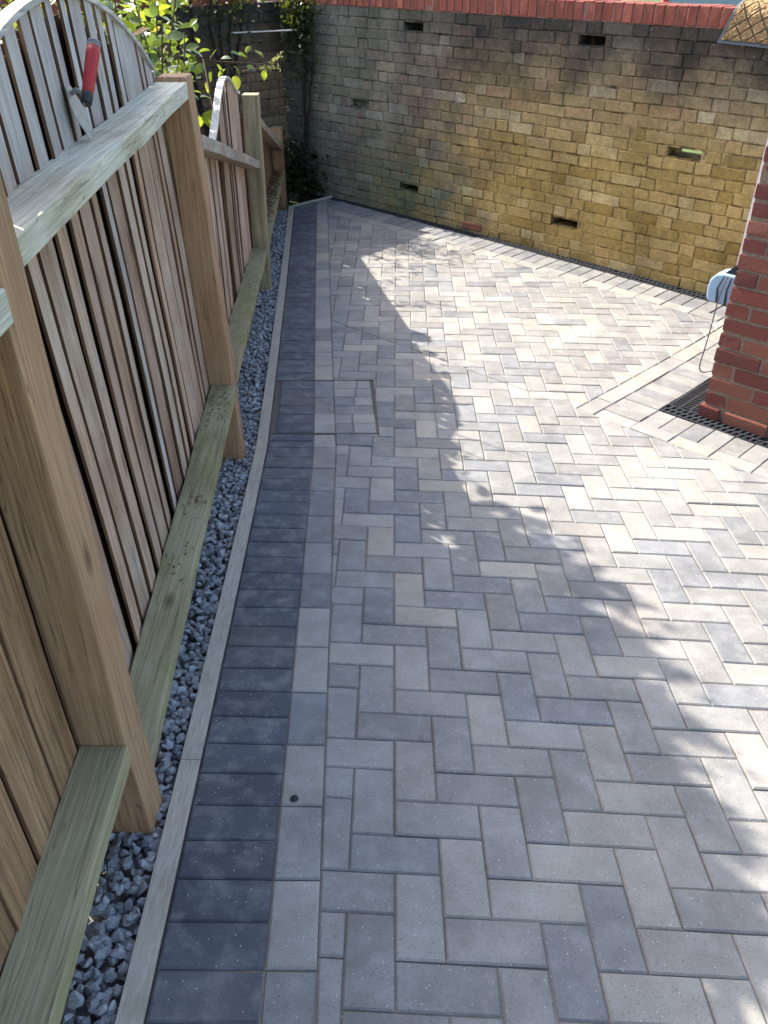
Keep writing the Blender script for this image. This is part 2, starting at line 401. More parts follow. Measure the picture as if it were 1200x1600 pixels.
def add_field(poly, tone):
    cen_v = sum(p[1] for p in poly)/len(poly)
    poly = clip(poly, *line_abc(*(LB1 if cen_v < 2.27 else LB2)))
    if len(poly) < 3: return
    poly = clip(poly, *wall_d(.302))
    if len(poly) < 3: return
    # around the pier border: two pieces when the corner cuts the block
    for part in (clip(poly, *neg(ab_a(0))), clip(clip(poly, *ab_a(0)), *neg(ab_b(0))) if len(clip(poly, *ab_a(0))) > 2 else []):
        if len(part) < 3: continue
        # around the recessed cover
        out = [part]
        if len(clip(clip(clip(part, *neg(tr_r)) or [(9, 9)]*3, *neg(tr_b)) or [(9, 9)]*3, *neg(tr_t))) > 2:
            out = []
            q = clip(part, *tr_r)
            if len(q) > 2: out.append(q)
            q = clip(part, *neg(tr_r))
            if len(q) > 2:
                for e in (tr_b, tr_t):
                    w = clip(q, *e)
                    if len(w) > 2: out.append(w)
        for w in out: push(w, tone)
for i in range(-9, 27):
    for j in range(-9, 76):
        d = (j-i) % 4; x, y = i*.1, j*.1
        if d == 0: add_field([(x, y), (x+.1, y), (x+.1, y+.2), (x, y+.2)], herring_tone((i, j), 0))
        elif d == 3: add_field([(x, y), (x+.2, y), (x+.2, y+.1), (x, y+.1)], herring_tone((i, j), 1))
# left border, first stretch up to the bend
bis = (T1[0]+T2[0], T1[1]+T2[1]); bl = math.hypot(*bis); bis = (bis[0]/bl, bis[1]/bl, -(bis[0]*P2[0]+bis[1]*P2[1])/bl)
def quad(F, t0, t1, n0, n1): return [F(t0, n0), F(t0, n1), F(t1, n1), F(t1, n0)]
def border_tone():
    r = random.random(); return 2 if r < .35 else 3 if r < .45 else 5 if r < .65 else 0 if r < .82 else 1
bt = {0: None}
t = L1
k = 0
near_tones = [5, 0, 1, 1, 0, 1, 2, 2, 1, 2, 0, 2]
while t > -.1:
    push(clip(quad(F1, t-.2, t, 0, .1), *neg(bis)), near_tones[k] if k < len(near_tones) else border_tone()); t -= .2; k += 1
t = L1
while t > -.1:
    push(clip(quad(F1, t-.1, t, .1, .302), *neg(bis)), 4); t -= .1
def push_end(poly, tone):
    poly = clip(clip(poly, *ENDL) or [], *wall_d(0)) if len(poly) > 2 else []
    if len(poly) > 2: push(poly, tone)
# second stretch
for a, b in ((0, .07), (.07, TRAY0-.004)): push(clip(quad(F2, a, b, .1, .302), *bis), 4)
push(clip(quad(F2, -.06, TRAY0-.004, 0, .1), *bis), 2)
h = (TRAY1-TRAY0-.02)/6
for k in range(6): push(quad(F2, TRAY0+.01+k*h, TRAY0+.01+(k+1)*h, .1, .272), 4)
for k in range(3): push(quad(F2, TRAY0+.01+2*k*h, TRAY0+.01+2*(k+1)*h, 0, .1), (2, 0, 1)[k])
splits = [(.085, (0, 5)), (.085, (0, 2)), (0, (0,)), (.10, (1, 5)), (.11, (5, 5)), (.12, (2, 5))]
for k, (w, tn) in enumerate(splits):
    a, b = TRAY0+.01+k*h, TRAY0+.01+(k+1)*h
    if w: push(quad(F2, a, b, -w, 0)[::-1], tn[0]); push(quad(F2, a, b, -.194, -w)[::-1], tn[1])
    else: push(quad(F2, a, b, -.194, 0)[::-1], tn[0])
t = TRAY1+.004; far_tones = [3, 2, 2, 0, 2, 5, 5, 2, 0, 2, 1, 3, 0, 0, 3, 3, 2, 5, 0, 0, 0]
k = 0
while t < L2+.4:
    push_end(quad(F2, t, t+.2, 0, .1), far_tones[min(k, len(far_tones)-1)]); t += .2; k += 1
t = TRAY1+.004
while t < L2+.4:
    push_end(quad(F2, t, t+.1, .1, .302), 4); t += .1
# border along the wall drain: headers then stretchers
def FW(t, n): return (D0[0]+DD[0]*t+DM[0]*n, D0[1]+DD[1]*t+DM[1]*n)
lb2 = line_abc(*LB2)
t = -.3
while t < 5.2:
    q = clip(quad(FW, t, t+.1, .0, .2), *lb2)
    if len(q) > 2: push(q, 1 if random.random() < .75 else 0)
    t += .1
t = -.3
while t < 5.2:
    q = clip(quad(FW, t, t+.2, .2, .3), *lb2)
    if len(q) > 2: push(q, random.choice((2, 2, 3, 5)))
    t += .2
# border round the pier
def FP(a, b): return (A0[0]+AA[0]*a+AB[0]*b, A0[1]+AA[1]*a+AB[1]*b)
def pq(a0, a1, b0, b1, tone):
    q = clip([FP(a0, b0), FP(a1, b0), FP(a1, b1), FP(a0, b1)], *wall_d(.302))
    if len(q) > 2: push(q, tone)
for k in range(16):
    pq(k*.2, k*.2+.2, 0, .1, random.choice((2, 2, 3, 5)))
    pq(0, .1, .1+k*.2, .3+k*.2, random.choice((2, 3, 5)))
for k in range(30):
    pq(.1+k*.1, .2+k*.1, .1, .3, random.choice((5, 0, 0, 1)))
    pq(.1, .3, .3+k*.1, .4+k*.1, random.choice((0, 1, 0, 5)))

def paver_shape(poly, drop=.045):
    """chamfered block from a plan polygon, in its own uv coordinates"""
    a = inset(poly, .0013); b = inset(poly, .0055)
    if len(a) < 3: return None
    if len(b) != len(a): b = [(x+(sum(p[0] for p in a)/len(a)-x)*.12, y+(sum(p[1] for p in a)/len(a)-y)*.12) for x, y in a]
    n = len(a)
    vs = [(x, y, 0.0) for x, y in b]+[(x, y, -.0036) for x, y in a]+[(x, y, -drop) for x, y in a]
    fs = [tuple(range(n))]+[(n+i, n+(i+1) % n, (i+1) % n, i) for i in range(n)]+[(2*n+i, 2*n+(i+1) % n, n+(i+1) % n, n+i) for i in range(n)]
    return vs, fs
paving = tag(link('paving', mesh('paving', *(lambda g: (g[0], g[1]))(
    (lambda: (
        [], []))()), [M_SAND])), kind='structure')
def bed():
    vs = []; fs = []; s = .1
    for i in range(-13, 28):
        for j in range(-11, 75):
            c = [(i*s, j*s), (i*s+s, j*s), (i*s+s, j*s+s), (i*s, j*s+s)]
            c = clip(c, *wall_d(0))
            if len(c) < 3: continue
            la = line_abc(F1(0, .302), F1(1, .302)) if j*s < 2.2 else line_abc(F2(0, .302), F2(1, .302))
            c = clip(c, *la)
            if len(c) < 3: continue
            c = clip(c, *ENDL)
            if len(c) < 3: continue
            for q in (clip(c, *neg(ab_a(.3))), clip(clip(c, *ab_a(.3)) or [], *neg(ab_b(.3))) if len(clip(c, *ab_a(.3))) > 2 else []):
                if len(q) > 2 and abs(area(q)) > 1e-6:
                    b = len(vs); vs += [gp(x, y, -.0052) for x, y in q]; fs.append(tuple(range(b, b+len(q))))
    paving.data = mesh('paving', vs, fs, [M_SAND])
bed()
def scr_area(poly):
    pp = [px(gp(x, y)) for x, y in poly]
    if any(p[2] < .1 for p in pp): return 0
    cx = sum(p[0] for p in pp)/len(pp); cy = sum(p[1] for p in pp)/len(pp)
    if not (-60 < cx < 1260 and -60 < cy < 1660): return abs(area([(p[0], p[1]) for p in pp]))*1e-4
    return abs(area([(p[0], p[1]) for p in pp]))
pieces.sort(key=lambda q: -scr_area(q[0]))
shared = {}
rest = MB()
for idx, (poly, tone) in enumerate(pieces):
    cx = sum(p[0] for p in poly)/len(poly); cy = sum(p[1] for p in poly)/len(poly)
    jz = random.gauss(0, .0012); ta, tb = random.gauss(0, .006), random.gauss(0, .006)
    if idx < 300:
        loc = [(x-cx, y-cy) for x, y in poly]; key = tuple(sorted((round(x, 3), round(y, 3)) for x, y in loc))
        if key not in shared:
            g = paver_shape(loc)
            if g is None: continue
            shared[key] = mesh('paver', g[0], g[1], [None])
        e = .01
        P = gp(cx, cy, jz); du = (gp(cx+e, cy)-gp(cx-e, cy)).normalized(); dv = (gp(cx, cy+e)-gp(cx, cy-e)).normalized()
        n = du.cross(dv).normalized(); n = (n+du*ta+dv*tb).normalized(); du = (du-n*du.dot(n)).normalized(); dv = n.cross(du)
        mw = Matrix(((du.x, dv.x, n.x, P.x), (du.y, dv.y, n.y, P.y), (du.z, dv.z, n.z, P.z), (0, 0, 0, 1)))
        o = link('paver', shared[key], paving, mw)
        o.material_slots[0].link = 'OBJECT'; o.material_slots[0].material = PV[tone]
    else:
        g = paver_shape(poly)
        if g is None: continue
        rest.add([gp(x, y, z+jz+(x-cx)*ta+(y-cy)*tb) for x, y, z in g[0]], g[1], tone)
tag(rest.build('pavers', PV, paving), kind='stuff')
# recessed cover frame
cov = thing('manhole_cover', gp(*F2(.45, .04)), 'rust edged recessed manhole cover filled with paving blocks beside the timber edging', 'manhole cover')
def strip(mb, F, t0, t1, n0, n1, h0, h1, mi=0, seg=4):
    for k in range(seg):
        a, b = t0+(t1-t0)*k/seg, t0+(t1-t0)*(k+1)/seg
        c = [F(a, n0), F(a, n1), F(b, n1), F(b, n0)]
        vs = [gp(x, y, h0) for x, y in c]+[gp(x, y, h1) for x, y in c]
        mb.add(vs, [(0, 1, 2, 3), (7, 6, 5, 4), (0, 4, 5, 1), (1, 5, 6, 2), (2, 6, 7, 3), (3, 7, 4, 0)], mi)
for a, b, c, d in ((TRAY0-.001, TRAY0+.0015, -.212, .296), (TRAY0+.006, TRAY0+.008, -.206, .29), (TRAY1-.001, TRAY1+.0015, -.212, .296), (TRAY1-.008, TRAY1-.006, -.206, .29),
                   (TRAY0, TRAY1, -.202, -.1995), (TRAY0, TRAY1, -.212, -.2095), (TRAY0, TRAY1, .277, .2795), (TRAY0, TRAY1, .293, .2955)):
    mb = MB(); strip(mb, F2, a, b, c, d, -.03, -.0005); mb.build('frame_edge', M_RUST, cov)

# ------------------------------------------------------------------ drains
def grate(mb, P, t0, t1, n0, n1, pitch, rows):
    """slotted grating between n0 and n1; P maps (t, n, h) to the world"""
    def bx(a, b, c, d, h0=-.018, h1=.0015):
        vs = [P(a, c, h0), P(b, c, h0), P(b, d, h0), P(a, d, h0), P(a, c, h1), P(b, c, h1), P(b, d, h1), P(a, d, h1)]
        f = [(0, 3, 2, 1), (4, 5, 6, 7), (0, 1, 5, 4), (1, 2, 6, 5), (2, 3, 7, 6), (3, 0, 4, 7)]
        if (vs[1]-vs[0]).cross(vs[3]-vs[0]).dot(vs[4]-vs[0]) < 0: f = [tuple(reversed(x)) for x in f]
        mb.add(vs, f)
    w = (n1-n0); e = .009; mid = .008
    bx(t0, t1, n0, n0+e); bx(t0, t1, n1-e, n1)
    rw = (w-2*e-(rows-1)*mid)/rows
    for r in range(rows):
        a = n0+e+r*(rw+mid)
        if r: bx(t0, t1, a-mid, a)
        n = int((t1-t0)/pitch); sh = pitch*.5*(r % 2)
        for k in range(n+1):
            c = t0+k*pitch+sh
            if c+pitch*.36 < t1: 
                sk = pitch*.35
                vs = [P(c, a, -.016), P(c+pitch*.36, a, -.016), P(c+pitch*.36+sk, a+rw, -.016), P(c+sk, a+rw, -.016), P(c, a, .001), P(c+pitch*.36, a, .001), P(c+pitch*.36+sk, a+rw, .001), P(c+sk, a+rw, .001)]
                f = [(0, 3, 2, 1), (4, 5, 6, 7), (0, 1, 5, 4), (1, 2, 6, 5), (2, 3, 7, 6), (3, 0, 4, 7)]
                if (vs[1]-vs[0]).cross(vs[3]-vs[0]).dot(vs[4]-vs[0]) < 0: f = [tuple(reversed(x)) for x in f]
                mb.add(vs, f)
def trough(mb, P, t0, t1, n0, n1, d=.07):
    vs = [P(t0, n0, -.001), P(t1, n0, -.001), P(t1, n0, -d), P(t0, n0, -d), P(t0, n1, -.001), P(t1, n1, -.001), P(t1, n1, -d), P(t0, n1, -d)]
    mb.add(vs, [(0, 1, 2, 3), (5, 4, 7, 6), (3, 2, 6, 7), (0, 3, 7, 4), (1, 5, 6, 2)])
PWALL = lambda t, n, h: gp(*FW(t, -n), h)
dr = thing('drain_channel', gp(*FW(2.0, -.05)), 'long black slotted drain channel along the foot of the old brick wall', 'drain')
mb = MB()
for k in range(11): trough(mb, PWALL, k*.5-.06, k*.5+.44, .001, .104)
mb.build('trough', M_VOID, dr)
for k in range(11):
    mb = MB(); grate(mb, PWALL, k*.5-.059, k*.5+.439, .002, .104, .034, 2); mb.build('grate', M_DRAIN, dr)
PFR = lambda t, n, h: gp(*FP(.302+n, .302+t), h)          # in front of the pier
PSD = lambda t, n, h: gp(*FP(.302+t, .302+n), h)          # beside the pier
dp = thing('drain_channel', gp(*FP(.35, .5)), 'black slotted drain turning the corner round the red brick pier', 'drain')
mb = MB(); trough(mb, PFR, 0, 1.6, 0, .104); trough(mb, PSD, .106, 1.9, 0, .165); mb.build('trough', M_VOID, dp)
for k in range(3):
    mb = MB(); grate(mb, PFR, k*.5+.001, k*.5+.499, 0, .102, .030, 2); mb.build('grate', M_DRAIN, dp)
for k in range(3):
    mb = MB(); grate(mb, PSD, .106+k*.5, .604+k*.5, .002, .163, .024, 3); mb.build('grate', M_DRAIN, dp)

# ------------------------------------------------------------------ timber edging, gravel
ed = thing('timber_edging', gp(*F1(1.5, .325)), 'pale grey timber edging strip between the gravel and the charcoal blocks', 'edging')
def edge_board(F, t0, t1, seg):
    mb = MB(); strip(mb, F, t0, t1, .305, .353, -.12, .004, 0, seg)
    v, f = mb.v, mb.f
    o = mb.build('board', WM['edge'], ed)
    return o
tj = 1.36                                         # butt joint between two lengths
edge_board(F1, -.2, tj-.001, 8); edge_board(F1, tj+.001, L1-.006, 10)
edge_board(F2, .003, 2.4, 12); edge_board(F2, 2.402, 4.60, 12)
def end_trim():
    a = (-1.075, 6.775); b = (-.70, 7.085)
    L = math.hypot(b[0]-a[0], b[1]-a[1]); t = ((b[0]-a[0])/L, (b[1]-a[1])/L); n = (-t[1], t[0])
    FF = lambda q, w: (a[0]+t[0]*q+n[0]*w, a[1]+t[1]*q+n[1]*w)
    mb = MB(); strip(mb, FF, .04, L, .003, .022, -.1, .012, 0, 4); mb.build('end_board', WM['edge'], ed)
end_trim()
def stone_mesh(seed, el):
    r = random.Random(seed); bm = bmesh.new()
    for _ in range(15):
        d = Vector((r.gauss(0, 1), r.gauss(0, 1), r.gauss(0, 1))).normalized()*r.uniform(.82, 1.08)
        bm.verts.new((d.x*el[0], d.y*el[1], d.z*el[2]))
    bmesh.ops.convex_hull(bm, input=bm.verts)
    loose = [v for v in bm.verts if not v.link_faces]
    bmesh.ops.delete(bm, geom=loose, context='VERTS')
    m = bpy.data.meshes.new('stone'); bm.to_mesh(m); bm.free(); return m
def stone_mat(name, a, b):
    m = NT(name); p = m.pos(); r = m.rnd(); n = m.noise(p, 70, 5, .65); c = m.mix(r, a, b); c = m.scalecol(c, m.mr(n, .3, .7, .6, 1.35))
    vein = m.noise(m.scale(p, (1, 1, 1), (2, 2, 5)), 120, 4, .7); c = m.mix(m.mr(vein, .6, .72, 0, .5), c, (.5, .52, .54))
    return m.done(c, .75, m.bump(n, .5, .004), .3)
SM = [stone_mat('slate_stone', (.20, .207, .213), (.39, .40, .40)), stone_mat('pale_stone', (.30, .32, .34), (.42, .43, .43)), stone_mat('tan_stone', (.33, .26, .20), (.40, .34, .28))]
stones = [stone_mesh(i, (1.0, random.Random(i+50).uniform(.62, .95), random.Random(i+90).uniform(.45, .75))) for i in range(14)]
gl = []
v = -.75
while v < 6.75:
    F = None
    ul = (F1((v-P1[1])/T1[1], .353) if v < 2.27 else F2((v-P2[1])/T2[1], .353))[0]
    P = gp(ul, v); left = fence_x(P.y)-.13
    u = ul-.012; row = random.uniform(0, .02)
    while gp(u, v).x > left:
        for lay in range(2):
            if lay == 0 and random.random() < .25: continue
            gl.append((u+random.uniform(-.012, .005), v+random.uniform(-.013, .013), (-.034, -.017)[lay]+random.uniform(-.007, .008), random.choice((.011, .0125, .014, .016, .019))*random.uniform(.85, 1.15)))
        u -= .021
    v += .021
gl.sort(key=lambda s: -(s[3]/max(.3, px(gp(s[0], s[1]))[2]))*(1 if s[2] > -.037 else .05))
def gravel_sheet():
    vs = []; fs = []; n = 60
    for j in range(n+1):
        v = -.9+7.75*j/n; ul = (F1((v-P1[1])/T1[1], .353) if v < 2.27 else F2((v-P2[1])/T2[1], .353))[0]
        p = gp(ul, v, -.050); vs.append(p); q = Vector((fence_x(p.y)-.16, p.y, 0)); q.z = gz(q.x, q.y, -.050); vs.append(q)
    for j in range(n): fs.append((2*j+1, 2*j, 2*j+2, 2*j+3))
    return mesh('gravel_bed', vs, fs, [plain('gravel_dirt', (.15, .145, .14), .95, .1, 0, 50, .4, .5)])
gb = tag(link('gravel_bed', gravel_sheet()), kind='structure')
gr = MB(); gi = 0
for (u, v, h, r) in gl:
    P = gp(u, v, h); si = 0 if random.random() < .9 else (1 if random.random() < .85 else 2)
    R = Matrix.Rotation(random.uniform(0, 6.28), 4, 'Z') @ Matrix.Rotation(random.gauss(0, .5), 4, 'X') @ Matrix.Rotation(random.gauss(0, .5), 4, 'Y')
    mw = Matrix.Translation(P) @ R @ Matrix.Scale(r, 4); sm = random.choice(stones); p = px(P)
    if gi < 300 and 0 < p[0] < 1200 and 0 < p[1] < 1620:
        if not sm.materials: sm.materials.append(SM[0])
        o = link('stone', sm, gb, mw); o.material_slots[0].link = 'OBJECT'; o.material_slots[0].material = SM[si]; gi += 1
    else:
        gr.add([mw @ w.co for w in sm.vertices], [tuple(f.vertices) for f in sm.polygons], si)
tag(gr.build('gravel', SM, gb), kind='stuff')

# ------------------------------------------------------------------ old brick boundary wall and its return
def brick_mesh(L, H, D, seed, rough=.0042, ch=.0035):
    r = random.Random(seed); j = lambda a: r.uniform(-a, a)
    c = [(0, 0), (L, 0), (L, H), (0, H)]
    a = [(x+j(rough), y+j(rough)) for x, y in c]; ins = [(ch, ch), (-ch, ch), (-ch, -ch), (ch, -ch)]
    b = [(x+i[0]*r.uniform(.7, 1.6), y+i[1]*r.uniform(.7, 1.6)) for (x, y), i in zip(a, ins)]
    # local: x along wall, y into the wall, z up; front at y = 0
    vs = [(x, j(.0015), y) for x, y in b]+[(x, ch*.8, y) for x, y in a]+[(x, D, y) for x, y in a]
    fs = [(0, 1, 2, 3)]+[(4+i, 4+(i+1) % 4, (i+1) % 4, i) for i in range(4)]+[(8+i, 8+(i+1) % 4, 4+(i+1) % 4, 4+i) for i in range(4)]
    return vs, fs
ROW = .0745; NR = 21; WTOP = -.424+ZS
class Wall:
    def __init__(s, name, o, d, n, label, mats):
        s.o, s.d, s.n = o, d, n; s.list = []; s.mats = mats
        s.root = thing(name, (o.x+d.x*.8-n.x*.1, o.y+d.y*.8-n.y*.1, gz(max(o.x+d.x*.8, -2), min(o.y+d.y*.8, 7.4))), label, 'wall')
    def mw(s, x, z, dy=0.0):
        p = s.o+s.d*x-s.n*dy; i = -s.n
        return Matrix(((s.d.x, i.x, 0, p.x), (s.d.y, i.y, 0, p.y), (0, 0, 1, z), (0, 0, 0, 1)))
    def P(s, x, dy, z): p = s.o+s.d*x-s.n*dy; return Vector((p.x, p.y, z))
    def courses(s, x0, x1, holes, proud=lambda k, x: 0.0, seed=1, z_top=WTOP, rows=NR, row=ROW):
        r = random.Random(seed)
        for k in range(rows):
            z = z_top-row*(k+1); x = x0-r.uniform(0, .3); i = r.randint(0, 1)
            while x < x1:
                L = (.215 if i % 2 else .1025); L = L+r.gauss(0, .004)
                if r.random() < .12: i += 1
                segs = [(max(x, x0), min(x+L, x1))]
                for (hk, a, b, *_) in holes:
                    if hk == k:
                        ns = []
                        for p, q in segs:
                            if q <= a or p >= b: ns.append((p, q))
                            else: ns += [(p, a-.004), (b+.004, q)]
                        segs = ns
                for p, q in segs:
                    if q-p > .028: s.list.append((p, z+.004+r.gauss(0, .0012), q-p, row-.0075-(.006 if (k == 11 and p > 1.2 and r.random() < .75) or (k == 12 and .2 < p < 2.6 and r.random() < .5) else 0)+r.gauss(0, .0012), proud(k, p)+r.gauss(0, .0011), k))
                x += L+.008; i += 1
    def core(s, x0, x1, holes, T=.215, zb=-.12, rows=NR, z_top=WTOP, row=ROW, front=.0055):
        mb = MB()
        def bx(a, b, z0, z1, f=front, t=T):
            o = s.P(a, f, z0); mb.box(o, s.d*(b-a), -s.n*(t-f), Vector((0, 0, z1-z0)))
        for k in range(rows):
            z1 = z_top-row*k; z0 = z1-row if k < rows-1 else zb
            hs = sorted([h for h in holes if h[0] == k], key=lambda h: h[1]); x = x0
            for (hk, a, b, dep) in hs:
                bx(x, a, z0, z1)
                if dep < T: bx(a, b, z0+.0075, z1-.0085, dep)
                bx(a, b, z0, z0+.0075, .002); bx(a, b, z1-.0085, z1, .002)
                x = b
            bx(x, x1, z0, z1)
        return mb.build('mortar', M_MOR, s.root)
    def emit(s, nmax=300, zt=None):
        def sa(b):
            p0 = px(s.P(b[0], 0, b[1])); p1 = px(s.P(b[0]+b[2], 0, b[1])); p2 = px(s.P(b[0], 0, b[1]+b[3]))
            cx = (p0[0]+p1[0])/2; cy = (p0[1]+p2[1])/2; a = abs((p1[0]-p0[0])*(p2[1]-p0[1]))
            return a if (-10 < cx < 1215 and -10 < cy < 1600) else a*1e-3
        s.list.sort(key=lambda b: -sa(b)); mb = MB()
        for i, (x, z, L, H, pr, k) in enumerate(s.list):
            g = brick_mesh(L, H, .05, i*7+k)
            if i < nmax:
                link('brick', mesh('brick', g[0], g[1], [s.mats[1] if len(s.mats) > 1 and random.random() < .0 else s.mats[0]]), s.root, s.mw(x, z, -pr))
            else:
                m = s.mw(x, z, -pr); mb.add([m @ Vector(v) for v in g[0]], g[1])
        if mb.v: tag(mb.build('bricks', s.mats[0], s.root), kind='stuff')
CS = -.60
corner = W0+WD*CS
bw = Wall('boundary_wall', Vector((W0.x, W0.y, 0)), WD, WN, 'old ochre and sooty brick wall with open holes and a red brick coping', [M_BRK])
T_ = .215
HOLES = [(9, .29, .475, .045), (1, .87, 1.065, .19), (17, .845, 1.045, .17), (1, 2.45, 2.545, .12), (1, 2.545, 2.65, 9), (9, 3.22, 3.452, 9), (17, 2.39, 2.62, .18), (16, -.33, -.20, .15)]
def proud(k, x):
    a = 0.0
    if k == 10 and x > 1.25: a = .0025
    if k == 11 and x > 1.25: a = -.0012
    if k == 9 and 1.4 < x < 2.3: a += .003
    return a
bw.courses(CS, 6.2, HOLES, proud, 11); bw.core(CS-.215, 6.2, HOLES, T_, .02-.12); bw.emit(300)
# red coping, bricks on edge
M_CMOR = plain('coping_mortar', (.24, .13, .10), .95, .2, 0, 60, .3, .5)
def coping(w, x0, x1, front=-.006, depth=.227, group=None):
    mb = MB(); o = w.P(x0, front+.006, WTOP-.002); mb.box(o, w.d*(x1-x0), -w.n*(depth-.012), Vector((0, 0, .098))); mb.build('coping_mortar', M_CMOR, w.root)
    x = x0; base = []
    for s_ in range(5):
        r = random.Random(s_+300); g = MB(); g.box((0, 0, 0), (.0635, 0, 0), (0, depth, 0), (0, 0, .108))
        for v in g.v: v += Vector((r.uniform(-.002, .002), r.uniform(-.003, .003), r.uniform(-.002, .002)))
        m = mesh('coping_brick', g.v, g.f, [M_COP]); bm = bmesh.new(); bm.from_mesh(m)
        bmesh.ops.bevel(bm, geom=bm.edges[:], offset=.004, segments=1, affect='EDGES'); bm.to_mesh(m); bm.free(); base.append(m)
    while x < x1-.06:
        link('coping_brick', random.choice(base), w.root, w.mw(x+.004, WTOP+.002+random.gauss(0, .0012), front+random.gauss(0, .002))); x += .0725
coping(bw, CS-.2, 6.2)
LD = Vector((-.6836, -.7298, 0)).normalized(); LNN = Vector((.7298, -.6836, 0)).normalized()
lw = Wall('return_wall', Vector((corner.x, corner.y, 0)), LD, LNN, 'brown brick return wall behind the climbing shrub and fence', [M_BRR])
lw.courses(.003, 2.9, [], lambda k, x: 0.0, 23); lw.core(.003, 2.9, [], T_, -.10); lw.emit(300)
coping(lw, .24, 2.9)
# a single reddish brick at the foot of the wall
g = brick_mesh(.20, .055, .05, 991)
link('brick', mesh('brick', g[0], g[1], [M_RED]), bw.root, bw.mw(1.545, W0.z+.028, -.006))

# ------------------------------------------------------------------ red brick pier of the house
PC = gp(*FP(.403, .472)); PBASE = -1.948+ZS
prn = Wall('brick_pier', Vector((PC.x, PC.y, 0)), WD, WN, 'red brick pier at the corner of the house, standing in a slotted drain', [M_RED])
prn.root['category'] = 'pier'; prn.root.location = (PC.x, PC.y, PBASE)
PW, PD = .327, .44; PR = .0745; NP = 26; zt = PBASE+.0-.002+PR*NP
mb = MB(); o = prn.P(.009, .0035, PBASE-.05); mb.box(o, WD*(PW-.018), -WN*(PD-.012), Vector((0, 0, PR*NP+.05))); mb.build('mortar', M_PMOR, prn.root)
def pier_bricks():
    r = random.Random(5)
    for k in range(NP):
        z = PBASE+PR*k+.001; out = .012 if k == 0 else 0.0
        odd = k % 2
        if k == 0: odd = 1
        # front face: header + stretcher, alternating
        spans = [(0, .1025), (.112, PW)] if odd else [(0, .215), (.2245, PW)]
        for i, (a, b) in enumerate(spans):
            first, last = i == 0, i == len(spans)-1
            jx = r.uniform(-.003, .003)
            L = b-a; H = PR-.0105; dep = .215 if (first and odd) or (last and not odd) else .1025
            g = MB(); g.box((0, 0, 0), (L, 0, 0), (0, dep, 0), (0, 0, H))
            for v in g.v: v += Vector((r.uniform(-.003, .003), r.uniform(-.002, .002), r.uniform(-.0025, .0025)))
            m = mesh('brick', g.v, g.f, [M_RED]); bm = bmesh.new(); bm.from_mesh(m)
            bmesh.ops.bevel(bm, geom=bm.edges[:], offset=.004, segments=2, affect='EDGES'); bm.to_mesh(m); bm.free()
            link('brick', m, prn.root, prn.mw(a+jx-(out if first else 0), z, -out+r.gauss(0, .0012)))
        # left and right returns
        for side in (0, 1):
            y = .2245 if ((odd and side == 0) or (not odd and side == 1)) else .112
            while y < PD-.03:
                e = min(y+.215, PD); g = MB(); x0 = 0 if side == 0 else PW-.1025
                g.box((x0-(out if side == 0 else 0), y, 0), (.1025, 0, 0), (0, e-y, 0), (0, 0, PR-.0105))
                m = mesh('brick', g.v, g.f, [M_RED]); bm = bmesh.new(); bm.from_mesh(m)
                bmesh.ops.bevel(bm, geom=bm.edges[:], offset=.004, segments=1, affect='EDGES'); bm.to_mesh(m); bm.free()
                link('brick', m, prn.root, prn.mw(0, z, 0)); y = e+.0095
pier_bricks()
mb = MB(); mb.box(prn.P(-.016, .030, -1.20+ZS), WD*.012, -WN*.06, Vector((0, 0, 1.2))); mb.build('white_trim', plain('white_paint', (.78, .76, .73), .5, .4, 0, 20, .05, .05), prn.root)
# pale blue door leaf set back beside the pier
M_BLUE = plain('pale_blue_paint', (.16, .30, .42), .4, .5, 0, 15, .08, .03)
gd = thing('garage_door', tuple(prn.P(PW+.6, .16, PBASE)), 'pale blue door set back to the side of the red brick pier', 'door')
mb = MB(); mb.box(prn.P(PW+.055, .14, PBASE+.012), WD*1.1, -WN*.04, Vector((0, 0, 1.85))); mb.build('leaf', M_BLUE, gd, bevel=.004)
mb = MB(); mb.box(prn.P(PW+.004, .10, PBASE-.01), WD*.048, -WN*.09, Vector((0, 0, 1.9))); mb.build('jamb', M_BLUE, gd, bevel=.003)
mb = MB(); mb.box(prn.P(PW+.15, .127, PBASE+.2), WD*.9, -WN*.012, Vector((0, 0, .65))); mb.build('panel', M_BLUE, gd, bevel=.004)

# ------------------------------------------------------------------ fence
fence = thing('fence', (fence_x(3.1)-.06, 3.1, gz(fence_x(3.1)-.06, 3.1)), 'weathered timber fence of arched boarded bays stepping down beside the gravel', 'fence')
def post(y, h_top, lean, mat, label):
    """square post; its drive-side face follows the fence line"""
    xf = fence_x(y+.05); w = .098; zb = gz(xf-.05, y+.05)-.10; top = h_top+ZS
    mb = MB(); vs = []; n = 8
    for k in range(n+1):
        t = k/n; x = xf-w+lean*t+.0015*math.sin(k*1.7+y); z = zb+(top-zb)*t
        for dx, dy in ((0, 0), (w, -.002), (w, w), (0, w)): vs.append((x+dx, y+dy+.001*math.sin(k*2.3), z))
    fs = [(0, 3, 2, 1), tuple(4*n+i for i in range(4))]
    for k in range(n):
        for i in range(4): fs.append((4*k+i, 4*k+(i+1) % 4, 4*k+4+(i+1) % 4, 4*k+4+i))
    mb.add(vs, fs); o = mb.build('post', mat, fence, bevel=.005); o['label'] = label
post(1.10, -.10, -.012, WM['post'], 'brown post between the plain boards and the trowel bay')
post(3.06, -.366, -.046, WM['post'], 'brown post flush with the end of the trowel rail')
post(5.55, -.762, .018, WM['post_grey'], 'olive grey post taller than the rails beside it')
post(7.86, -1.34, .0, WM['post'], 'short reddish brown end post')
